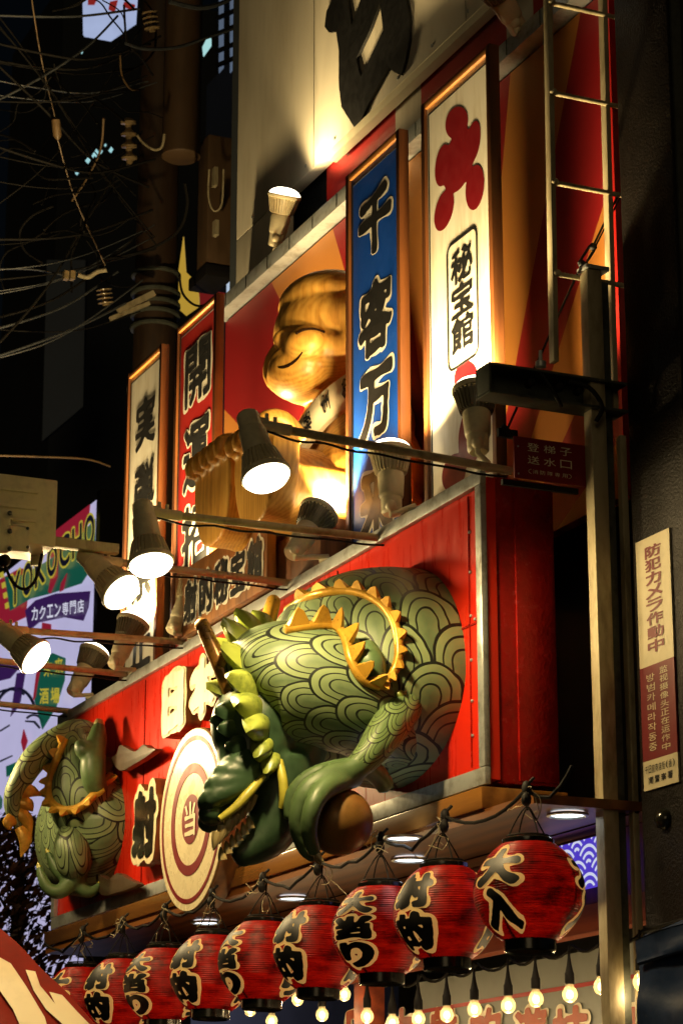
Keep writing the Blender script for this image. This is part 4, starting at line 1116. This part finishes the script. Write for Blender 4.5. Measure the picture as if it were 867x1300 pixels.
# dark pillar and its notice
pil = thing('dark_pillar', 'black stucco pillar carrying the security camera notice', 'pillar', (.45,.4,0))
MB().box((.318,.30,0),(.605,.9,8)).build('column', M['pillar'], pil, .006)
MB().box((.615,.34,0),(3.0,.9,8)).build('side_wall', paint('side_wall', (.025,.010,.007), .5, .3, 4, .5, 90), pil)
MB().box((.606,.31,0),(.614,.5,8)).build('seam', M['steel_dark'], pil)
nx0, nx1 = .347, .523
nt_ = thing('camera_notice', 'white and red vertical notice 防犯カメラ作動中 on the black pillar', 'notice', (.435,.295,2.7))
za, zb, zcut1, zcut2 = 3.385, 2.69, 3.385-.515*.695, 3.385-.885*.695
MB().box((nx0,.293,zcut1),(nx1,.2985,za)).build('white_part', M['notice_cream'], nt_)
MB().box((nx0,.293,zcut2),(nx1,.2985,zcut1-.0005)).build('red_part', M['notice_red'], nt_)
MB().box((nx0,.293,zb),(nx1,.2985,zcut2-.0005)).build('footer_part', M['notice_cream'], nt_)
def col_text(s_, xc, ztop, zbot, w_, m, bo, fill=.9):
    n = len(s_); st_ = (ztop-zbot)/n; o = MB()
    for i, ch in enumerate(s_):
        zc_ = ztop-(i+.5)*st_; letter(o, ch, lambda u, v, zc_=zc_: Vector((xc+u*w_, .2915, zc_+v*st_*fill)), bo, brush=False)
    o.build('lettering', M[m], nt_)
xm = (nx0+nx1)/2
col_text('防犯カメラ作動中', xm+.002, za-.025, zcut1+.03, .085, 'notice_red', .035, .92)
col_text('监视摄像头正在运作中', xm+.035, zcut1-.012, zcut2+.012, .042, 'notice_cream', .012, .8)
col_text('방범카메라작동중', xm-.032, zcut1-.02, zcut2+.02, .042, 'notice_cream', .012, .78)
def row_text(s_, zc_, h_, wtot):
    n = len(s_); o = MB()
    for i, ch in enumerate(s_):
        x = xm+(i-(n-1)/2)*wtot/n; letter(o, ch, lambda u, v, x=x: Vector((x+u*wtot/n*.8, .2915, zc_+v*h_)), .015, brush=False)
    o.build('lettering', M['black_ink'], nt_)
row_text('千日前商店街(振)', zcut2-.025, .022, .155); row_text('南警察署', zcut2-.055, .02, .13)
# small wall lamp and conduit below the notice
q = MB(); c = P(840,1040,'Y',.29); q.lathe((c.x,.30,c.z), (0,-1,0), [(.03,0),(.03,.01),(.022,.022),(.01,.028),(.001,.03)], 20); tag(q.build('wall_dome', M['black_gloss']), 'small glossy black dome below the notice on the pillar', 'dome')
q = MB(); c = P(795,1075,'Y',.45); q.lathe((c.x,.45,c.z-.06), (0,0,1), [(.022,0),(.026,.004),(.026,.14),(.018,.15)], 18); tag(q.build('wall_canister', M['horn']), 'small brass canister between the steel post and the pillar', 'canister')

# blue tarpaulin at the lower right
bt_ = thing('blue_awning', 'dark blue tarpaulin awning at the lower right corner', 'awning', P(840,1290,'X',.75))
tarp = paint('blue_tarp', (.010,.028,.085), .45, .25, 6, .3, 18)
def drape(p00, p10, p01, p11, nu, nv, amp, th=.006):
    vs = []; fs = []
    for j in range(nv+1):
        for i in range(nu+1):
            u, v = i/nu, j/nv; p = (p00.lerp(p10, u)).lerp(p01.lerp(p11, u), v)
            k_ = amp*(math.sin(u*9+v*5)*.6+math.sin(u*4-v*11+1)*.5)
            vs.append(p + Vector((k_*.6,-k_*.6,k_*.5)))
    for j in range(nv):
        for i in range(nu): a = j*(nu+1)+i; fs.append((a,a+1,a+nu+2,a+nu+1))
    return thick(MB().add(vs, fs), (-.004,.004,-th))
K = lambda x, y, Y: P(x, y, 'Y', Y)
drape(K(806,1196,-.05), K(960,1140,-.05), K(808,1222,-.05), K(960,1180,-.05), 14, 4, .006).build('valance', tarp, bt_)
drape(K(806,1194,-.04), K(960,1138,-.04), K(830,1183,.28), K(960,1130,.28), 14, 6, .006).build('roof_sheet', tarp, bt_)
drape(K(812,1224,-.03), K(960,1182,-.03), K(806,1330,-.06), K(960,1330,-.06), 16, 12, .012).build('side_sheet', tarp, bt_)

# tent roof at the lower left
tn = thing('stall_tent', 'red tent roof with cream lettering at the lower left corner', 'tent', PD(20,1330,9.0))
TD = lambda x, y: PD(x, y, 9.0 + (y-1180)*-.0036 + x*.0008)
vs = []; fs = []; nu = 14
edge = lambda u: (-60+190*u, 1130+ (178)*(u**1.15))
for j in range(9):
    for i in range(nu+1):
        ex, ey = edge(i/nu); y = ey + (1345-ey)*j/8; vs.append(TD(ex - 4*j*0, y) + Vector((0,0,.004*math.sin(i*1.3+j))))
for j in range(8):
    for i in range(nu): a = j*(nu+1)+i; fs.append((a,a+1,a+nu+2,a+nu+1))
thick(MB().add(vs, fs), Vector((-.01,.02,-.02))).build('red_sheet', paint('tent_red', (.20,.012,.005), .7, .15, 5, .2, 30, spec=.12), tn)
for x, y in ((-40,1330),(118,1312)):
    q = TD(x, y); MB().tube([Vector((q.x,q.y+.05,0)), q+Vector((0,.05,-.03))], .018, 10).build('pole', M['galv'], tn)
cm = MB(); nrm_ = -fv*.02
for pl in ([(-10,1208),(15,1222),(34,1250),(58,1290),(70,1330),(40,1330),(18,1280),(-10,1240)], [(34,1230),(46,1232),(52,1250),(72,1274),(64,1258),(80,1262),(100,1284),(118,1302),(126,1318),(100,1318),(78,1296),(60,1280),(44,1256)]):
    cm.prism([[TD(*q)+nrm_ for q in pl]], fv*.004)
cm.build('cream_lettering', M['cream'], tn)

# ================================================================ LEFT: screen, floodlight, tree, pole, cables
scn = thing('led_screen', 'bright outdoor screen with green YOKOCHO lettering beyond the sign', 'screen', (-16,3,5))
SY = 3.0
S = lambda x, y, o=0.0: P(x, y, 'Y', SY-o)
tl_, bl_ = S(126,632), S(112,1230)
MB().box((-16.6,SY,tl_.z-7.4),(tl_.x,SY+.35,tl_.z)).build('lit_face', emit('scr_white', (.70,.66,1.0), .74, var=.08), scn)
MB().box((tl_.x+.002,SY-.02,tl_.z-7.4),(tl_.x+.10,SY+.36,tl_.z+.05)).build('edge_frame', M['black_metal'], scn)
Z1 = lambda x, y, o=.03: S(x*.2154, 620+y*.2154, o)
def patch(nm, pts, m, o=.02):
    MB().prism([[Z1(x, y, o) for x, y in pts]], (0,.008,0)).build(nm, m, scn)
e_red = emit('scr_red', (.50,.02,.05), .55); e_grn = emit('scr_green', (.01,.14,.09), .6); e_pur = emit('scr_purple', (.07,.02,.16), .5)
e_yel = emit('scr_yellow', (.75,.62,.06), .65); e_dk = emit('scr_dark', (.02,.02,.06), .25); e_wht = emit('scr_text', (.85,.85,1), .9)
patch('red_field', [(300,270),(530,95),(520,190),(470,330),(300,420)], e_red)
patch('red_field', [(-150,620),(120,470),(180,480),(150,760),(-150,900)], e_red)
patch('green_band', [(30,520),(130,510),(260,440),(420,340),(560,180),(556,440),(480,560),(300,620),(180,650),(60,720)], e_grn, .035)
patch('red_field', [(318,420),(345,340),(338,520),(298,620),(285,610)], e_red, .05)
patch('red_field', [(360,560),(395,500),(372,600),(352,610)], e_red, .05)
patch('purple_ribbon', [(150,720),(210,660),(330,620),(530,605),(520,700),(490,780),(380,760),(230,790),(170,840)], e_pur, .05)
patch('red_field', [(250,790),(300,800),(300,850),(245,870)], e_red, .03)
patch('green_drop', [(250,1030),(310,970),(385,1000),(380,1130),(330,1290),(250,1420),(205,1250)], e_grn)
patch('red_field', [(215,1090),(240,1060),(215,1230),(195,1250)], e_red)
patch('purple_field', [(-150,1060),(60,1010),(130,1040),(60,1120),(-150,1170)], e_pur)
patch('purple_field', [(100,1090),(150,1080),(120,1260),(70,1300)], e_pur)
def circ(cx, cy, r0, r1, a0, a1):
    n = 18; return [(cx+r1*math.cos(math.radians(a0+(a1-a0)*i/n)), cy+r1*1.3*math.sin(math.radians(a0+(a1-a0)*i/n))) for i in range(n+1)] + [(cx+r0*math.cos(math.radians(a1-(a1-a0)*i/n)), cy+r0*1.3*math.sin(math.radians(a1-(a1-a0)*i/n))) for i in range(n+1)]
patch('dark_arc', circ(90,1330,110,124,180,350), e_dk); patch('dark_arc', circ(60,1400,160,170,200,300), e_dk); patch('dark_arc', circ(200,1420,60,70,230,330), e_dk)
Z3 = lambda x, y: ((x*.2695)/.2154, (880-620+y*.2692)/.2154)
for nm, pts, m in (('red_gem', [(100,230),(112,170),(130,225),(112,280)], e_red), ('green_gem', [(30,345),(78,325),(72,375),(32,395)], e_grn), ('red_gem', [(150,260),(165,245),(140,400),(128,420)], e_red), ('dark_stroke', [(0,175),(45,148),(45,155),(0,183)], e_dk), ('dark_stroke', [(0,318),(58,292),(58,298),(0,326)], e_dk), ('dark_stroke', [(120,128),(165,130),(190,160),(185,168),(160,140),(120,136)], e_dk), ('purple_gem', [(60,70),(95,20),(90,60),(50,110)], e_pur), ('green_gem', [(0,480),(10,500),(8,540),(0,550)], e_grn)):
    patch(nm, [Z3(*q) for q in pts], m, .03)
# lettering on the screen
def scr_text(s_, x0, y0, x1, y1, h_, m, bo, o=.06, m2=None, fill=.82):
    n = len(s_)
    for pas, (mm, b_) in enumerate(((m2, bo+.05), (m, bo))):
        if mm is None: continue
        q = MB()
        for i, ch in enumerate(s_):
            f_ = (i+.5)/n; cx_, cy_ = x0+(x1-x0)*f_, y0+(y1-y0)*f_; wd = (x1-x0)/n*fill
            sl = (y1-y0)/(x1-x0)
            letter(q, ch, lambda u, v, cx_=cx_, cy_=cy_: Z1(cx_+u*wd, cy_+u*wd*sl-v*h_, o+.02*pas), b_, ref=bo, brush=False)
        q.build('lettering', mm, scn)
scr_text('YOKOCHO', 55, 620, 565, 225, 185, e_dk, .03, .06, e_yel)
scr_text('カクエン専門店', 185, 742, 500, 690, 78, e_wht, .02, .07)
scr_text('未来', 255, 1070, 380, 1040, 95, e_yel, .03, .04); scr_text('酒場', 230, 1225, 360, 1220, 95, e_yel, .03, .04)
for r_ in range(4):
    patch('yellow_dots', [(0+10*r_,500+60*r_),(18+10*r_,490+60*r_),(24+10*r_,520+60*r_),(4+10*r_,530+60*r_)], e_yel, .04)

# floodlight on its bar at the left edge
fx = -.75
fl_ = thing('floodlight', 'beige boxy floodlight on a steel bar at the left edge', 'floodlight', P(10,680,'X',-1.2))
H = lambda x, y, dx=0: P(x, y, 'X', -1.2+dx)
a, b_ = H(-60,615), H(48,715)
q = MB(); q.box((-1.22,a.y,H(0,706).z),(-1.02,H(50,700).y,H(0,622).z)); q.build('housing', M['lamp_body'], fl_, .008)
G = lambda x, y: H(x, y, .182)
q = MB()
for y0_, y1_, x1_ in ((618,624,48),(641,645,47),(658,661,46)): q.box((-1.0195,a.y,G(20,y1_).z),(-1.012,G(x1_,650).y,G(20,y0_).z))
q.build('cover_rib', M['lamp_body'], fl_, .002)
MB().box((-1.0195,a.y,G(20,700).z),(-1.006,G(38,650).y,G(20,668).z)).build('gear_cover', M['lamp_body'], fl_, .006)
MB().box((-1.0195,a.y,G(20,706).z),(-.985,G(12,650).y,G(20,650).z)).build('front_cover', M['lamp_body'], fl_, .012)
q = MB()
for y in (655,678,700): q.ell(G(9,y)+Vector((.035,0,0)), .008, None, 8, 6)
for y in (672,696): q.ell(G(34,y)+Vector((.014,0,0)), .005, None, 8, 6)
q.build('screws', M['steel_dark'], fl_)
q = MB(); q.beam(H(46,620,.05), H(46,718,.05), .02, .03, (0,1,0)); q.beam(H(54,622,.02), H(54,700,.02), .012, .02, (0,1,0)); q.build('yoke', M['galv'], fl_, .002)
q = MB(); q.beam(H(-40,676,.0), H(150,698,.0), .035, .032); q.beam(H(50,690,.0), H(150,703,.0), .008, .008); q.build('bar', M['galv'], fl_, .003)
q = MB(); q.tube([H(5,712,.1),H(16,738,.1),H(32,748,.1),H(46,735,.1),H(54,702,.08)], .005, 8, smooth=5); q.ell(H(6,712,.1), (.03,.02,.02), None, 10, 8); q.build('cord', M['cable'], fl_)

lo_ = bpy.data.lights.new('beam', 'SPOT'); lo_.energy = 1.5; lo_.color = (1,.7,.35); lo_.spot_size = math.radians(95); lo_.spot_blend = 1; lo_.shadow_soft_size = .08  # spot added so the utility pole and transformer catch some light
lo = bpy.data.objects.new('beam', lo_); C.objects.link(lo); lo.parent = fl_; a = H(20,668); lo.location = WM[fl_.name].inverted() @ Vector((-1.26,a.y,a.z)); lo.rotation_euler = (Vector((-1.26,a.y,a.z))-PD(215,190,12.6)).to_track_quat('Z','Y').to_euler()
# street tree before the screen
tr_ = thing('street_tree', 'dark leafy tree in front of the bright screen', 'tree', PD(20,1300,14))
tcen = PD(22,1150,14)
q = MB(); q.tube([Vector((tcen.x,tcen.y,0)), tcen+Vector((0,0,-.6)), tcen+Vector((.05,0,.1)), tcen+Vector((.02,.0,.4))], [.07,.05,.03,.01], 8, smooth=4)
for i in range(14):
    p = tcen+Vector((0,0,random.uniform(-.7,.2))); q.tube([p, p+Vector((random.uniform(-.35,.35),random.uniform(-.35,.35),random.uniform(.1,.3)))], [.014,.004], 6)
q.build('trunk', paint('bark', (.04,.025,.02), .8, .2, 8), tr_)
lv = MB()
for i in range(3000):
    th = random.uniform(0, 2*PI); zz = random.uniform(-.75,.5); r_ = (.36+.13*math.sin(zz*7+th*2))*math.sqrt(random.random())*(1.05 if zz < .25 else .75)
    if random.random() < .25 and math.sin(th*5+zz*9) > .2: continue
    p = tcen + Vector((r_*math.cos(th), r_*math.sin(th), zz)); n = Vector((random.gauss(0,1),random.gauss(0,1),random.gauss(0,1))).normalized(); t = n.orthogonal().normalized(); b_ = n.cross(t); s_ = random.uniform(.018,.036)
    lv.add([p-t*s_*1.3, p+b_*s_*.55+n*.004, p+t*s_*1.3, p-b_*s_*.55+n*.004], [(0,1,2,3)])
lv.build('crown', paint('leaf_dark', (.20,.085,.05), .5, .5, 3), tr_)

# utility pole with transformer cans, insulators and cable tangle
DP = 13.0
pole_m = paint('pole_brown', (.04,.021,.010), .6, .25, 5, .3, 30, stretch=(1,1,.3)); can_m = paint('can_brown', (.10,.058,.028), .55, .2, 4, .2, 30, stretch=(1,1,.3))
up_ = thing('utility_pole', 'dark brown utility pole with transformer and insulators at upper left', 'utility pole', Vector((PD(200,640,DP).x, PD(200,640,DP).y, 0)))
pb = PD(197,420,DP); MB().tube([Vector((pb.x,pb.y,0)), Vector((pb.x,pb.y,PD(197,-60,DP).z))], [.13,.11], 24).build('pole_shaft', pole_m, up_)
c = PD(232,100,DP-.4); MB().lathe(Vector((c.x,c.y,PD(232,212,DP-.4).z)), (0,0,1), [(.085,-.01),(.100,0),(.1,.012),(.098,.02),(.098,1.6)], 28).build('transformer_can', can_m, up_)
c1 = PD(272,265,DP-.5); z0_, z1_ = PD(272,362,DP-.5).z, PD(272,166,DP-.5).z
MB().box((c1.x-.085,c1.y-.06,z0_+.05),(c1.x+.06,c1.y+.08,z1_)).build('switch_box', can_m, up_, .012)
MB().box((c1.x-.20,c1.y-.02,z0_+.02),(c1.x-.088,c1.y+.12,z1_-.06)).build('dark_box', M['black_metal'], up_, .01)
MB().box((c1.x-.19,c1.y-.065,z0_-.02),(c1.x+.065,c1.y+.085,z0_+.048)).build('box_foot', M['black_metal'], up_, .01)
q = MB()
for zz in (345,372,388,402,420):
    z_ = PD(197,zz,DP).z; q.lathe((pb.x,pb.y,z_), (0,0,1), [(.128,0),(.135,.004),(.135,.016),(.128,.02)], 24)
q.build('pole_band', M['steel_dark'], up_)
porc = paint('porcelain', (.26,.19,.10), .25, .15, 8)
for (x, y, dx_, dy_) in ((132,366,3,22),(190,14,4,26),(163,150,2,60)):
    q = MB(); a = PD(x,y,DP-.6); e = PD(x+dx_,y+dy_,DP-.6); n = 4; L_ = (e-a).length
    prof = []
    for i in range(n): prof += [(.018,L_*i/n),(.042,L_*(i+.3)/n),(.040,L_*(i+.5)/n),(.018,L_*(i+.6)/n)]
    q.lathe(a, e-a, prof+[(.018,L_)], 16)
    q.build('insulator', porc, up_)
q = MB()
for (x, y) in ((84,350),(92,350)): q.obox(PD(x,y,DP-.7), (.018,0,0), (0,.012,0), (0,0,.022))
q.build('clamp', paint('clamp_block', (.30,.22,.11), .4), up_); q = MB()
q.tube([PD(100,349,DP-.7),PD(112,352,DP-.7),PD(124,345,DP-.7),PD(136,343,DP-.7)], .012, 8, smooth=3)
q.build('clamp', M['galv'], up_); MB().beam(PD(150,395,DP-.4), PD(196,372,DP-.3), .02, .03).build('arm_bar', M['galv'], up_); q = MB(); q.beam(PD(140,405,DP-.4), PD(190,385,DP-.3), .02, .02)
q.build('arm_bar', M['galv'], up_)
q = MB(); q.tube([PD(175,172,DP-.7),PD(183,182,DP-.7),PD(196,190,DP-.7),PD(206,186,DP-.7),PD(209,170,DP-.7)], .007, 6, smooth=4)
q.build('hook', M['galv'], up_); q = MB()
q.tube([PD(266,215,DP-.75),PD(265,250,DP-.75),PD(272,268,DP-.75),PD(282,258,DP-.75),PD(284,215,DP-.75)], .005, 6, smooth=4); q.obox(PD(273,225,DP-.72), (.02,0,0), (0,.01,0), (0,0,.05)); q.obox(PD(274,290,DP-.72), (.02,0,0), (0,.01,0), (0,0,.04))
q.build('hook', M['galv'], up_)
def cable(pts, r_, lb, dep=DP-.8, m='cable', grp='overhead cables at the upper left'):
    q = MB().tube([PD(x, y, dep+ (i*.12)) for i, (x, y) in enumerate(pts)], r_*.55, 6, smooth=6)
    tag(q.build('overhead_cable', M[m]), lb, 'cable', grp)
M['cable_pale'] = paint('cable_pale', (.16,.10,.045), .5, .2, 9); M['cable_grey'] = paint('cable_grey', (.05,.055,.06), .4, .2, 9)
cable([(38,-20),(52,70),(70,148)], .007, 'thin tan cord hanging down from the top left', m='cable_pale')
cable([(74,178),(95,250),(134,337)], .007, 'thin tan cord slanting down to the pale clamps', m='cable_pale')
MB_ = MB().lathe(PD(71,150,DP-.8), PD(74,178,DP-.8)-PD(71,150,DP-.8), [(.008,0),(.022,.01),(.022,.09),(.008,.11)], 10); tag(MB_.build('cord_joint', M['cable_pale']), 'small tan joint on the hanging cord', 'cord joint')
cable([(-20,136),(50,100),(110,60),(150,20)], .012, 'grey cable with pale glints rising to the right at left edge', m='cable_grey')
cable([(-20,342),(40,342),(84,350)], .009, 'level dark cable ending at the pale clamps', m='cable_grey')
cable([(-20,422),(40,405),(90,385),(150,345)], .012, 'upper grey cable rising from left edge to the pole', m='cable_grey')
cable([(-20,458),(40,438),(100,415),(160,385)], .012, 'lower grey cable rising from left edge to the pole', m='cable_grey')
cable([(-20,578),(50,580),(110,583),(140,592)], .010, 'thin twisted tan cable crossing above the floodlight', m='cable_pale')
cable([(160,55),(185,62),(225,60),(262,48),(300,35)], .016, 'grey cable looping across the transformer top', dep=DP-1.0, m='cable_grey')
cable([(215,2),(255,10),(290,0),(310,-20)], .022, 'thick grey cable at the very top', dep=DP-1.0, m='cable_grey')
cable([(153,70),(155,95),(165,112),(176,115)], .009, 'short yellowish loop hanging left of the transformer', m='cable_pale')
cable([(132,150),(128,190),(112,225),(92,255)], .011, 'yellowish cable drooping in the tangle', m='cable_pale')
cable([(228,350),(232,372),(245,386),(258,388),(268,380)], .012, 'black cable looping before the yellow lit sign', dep=DP-.9)
cable([(235,232),(238,262),(225,295),(185,318),(130,330)], .014, 'black cable hanging below the transformer', dep=DP-.9)
lb = 'thin black cable in the overhead tangle beside the pole'
for i in range(26):
    x, y = random.uniform(40,190), random.uniform(0,330)
    pts = [(x, y)]; a = random.uniform(0, 2*PI)
    for j in range(4):
        a += random.uniform(-.9,.9); pts.append((pts[-1][0]+30*math.cos(a), pts[-1][1]+24*math.sin(a)))
    cable([(min(px_, 236), py_) for px_, py_ in pts], random.choice((.006,.008,.011)), lb, DP-.8+random.uniform(-.3,.2), 'cable', 'black cables of the overhead tangle')
for i in range(26):
    y0_ = random.uniform(-30, 480); y1_ = random.uniform(20, 400) if i % 2 else y0_*.75+random.uniform(-10,40); x1_ = random.uniform(165, 205); sg = random.uniform(6, 30)
    cable([(-25,y0_),(x1_*.3,y0_+(y1_-y0_)*.33+sg*.8),(x1_*.62,y0_+(y1_-y0_)*.66+sg),(x1_,y1_)], random.choice((.006,.008,.012)), 'taut black cable running from the left edge to the utility pole', DP-.7+random.uniform(-.25,.15), 'cable_grey' if i % 4 == 0 else 'cable', 'taut cables to the utility pole')
# distant lit things and dark buildings
def lit_panel(nm, pts, dep, m, lb, cat):
    o = MB().prism([[PD(x, y, dep) for x, y in pts]], fv*.08).build(nm, m); tag(o, lb, cat); return o
ls = thing('lit_sign', 'pale blue lit sign with red marks behind the cables at the top', 'lit sign', PD(140,30,22))
MB().prism([[PD(x, y, 22) for x, y in ((105,-20),(175,-20),(172,28),(140,50),(106,44))]], fv*.1).build('lit_face', emit('sign_pale', (.55,.66,1), .75, var=.2), ls)
M['sign_red'] = emit('sign_red', (.5,.02,.02), .5)
for pl in ([(140,2),(150,0),(146,16),(138,12)], [(158,2),(172,6),(170,14),(156,8)], [(112,-2),(124,-2),(120,6),(112,6)]): MB().prism([[PD(x, y, 21.95) for x, y in pl]], fv*.02).build('red_mark', M['sign_red'], ls)
lw = thing('lit_window', 'bluish lit window strips between pole and billboard at the top', 'window', PD(290,40,20))
for i, (x0, x1) in enumerate(((278,284),(292,303))): MB().prism([[PD(x, y, 20) for x, y in ((x0,-20),(x1,-20),(x1,85-6*i),(x0,92))]], fv*.05).build('pane', emit('pane_blue', (.25,.34,.5), .35, var=.4), lw)
q = MB()
for y in (18,38,60,78): q.beam(PD(274,y+6,19.9), PD(306,y-8,19.9), .03, .03)
q.build('glazing_bar', M['black_metal'], lw)
lit_panel('lit_strip', [(287,300),(294,232),(293,385),(288,388)], 18, emit('strip_white', (.65,.8,1), .8), 'narrow white lit strip beside the grey switch box', 'lit strip')
lit_panel('yellow_sign', [(227,342),(233,300),(236,345),(252,360),(253,388),(236,400),(227,392)], 17, emit('sign_yellow', (.85,.52,.06), .6), 'yellow lit sign peeping out behind the pole', 'lit sign')
lit_panel('red_sign', [(252,366),(286,372),(288,388),(255,390)], 16.9, emit('sign_red2', (.4,.02,.02), .4), 'small dark red lit sign behind the switch box', 'lit sign')
lit_panel('cyan_lamp', [(257,60),(262,50),(268,48),(268,56),(258,70)], 19, emit('cyan_l', (.5,.9,.9), .9), 'small cyan lamp right of the transformer', 'lamp')
for i, (x, y) in enumerate(((112,202),(122,193),(128,194),(141,190),(98,218),(104,66))):
    pass
gl_ = MB()
for (x, y, s_) in ((112,203,3.5),(122,194,4),(128,192,2.5),(141,190,3),(98,219,2.5),(118,198,2),(134,184,1.5),(104,66,1.5)):
    gl_.prism([[PD(x+s_*a_, y+s_*1.3*b__, 24) for a_, b__ in ((-1,.3),(.2,-1),(1,-.2),(0,1))]], fv*.03)
tag(gl_.build('glass_glints', emit('glint', (.45,.85,.9), .9)), 'cyan glints of a lit window seen through the cable tangle', 'lit window')
ob = thing('office_building', 'tall dark office building barely visible against the night at the left', 'building', PD(60,640,40))
c = PD(85,480,40)
MB().box((c.x-3,c.y-.3,0),(PD(104,480,40).x,c.y+6,22)).build('wall', paint('office_dark', (.02,.025,.03), .8, .1, .3), ob)
MB().prism([[PD(x, y, 38) for x, y in ((60,330),(109,330),(106,516),(54,560))]], fv*.3).build('pale_wall', paint('office_pale', (.13,.16,.19), .8, .08, .5), ob)
q = MB().box((-14,4.4,0),(-4.1,8,12)).build('dark_building', M['night_wall']); tag(q, 'unlit dark building beyond the far end of the red sign', 'building')
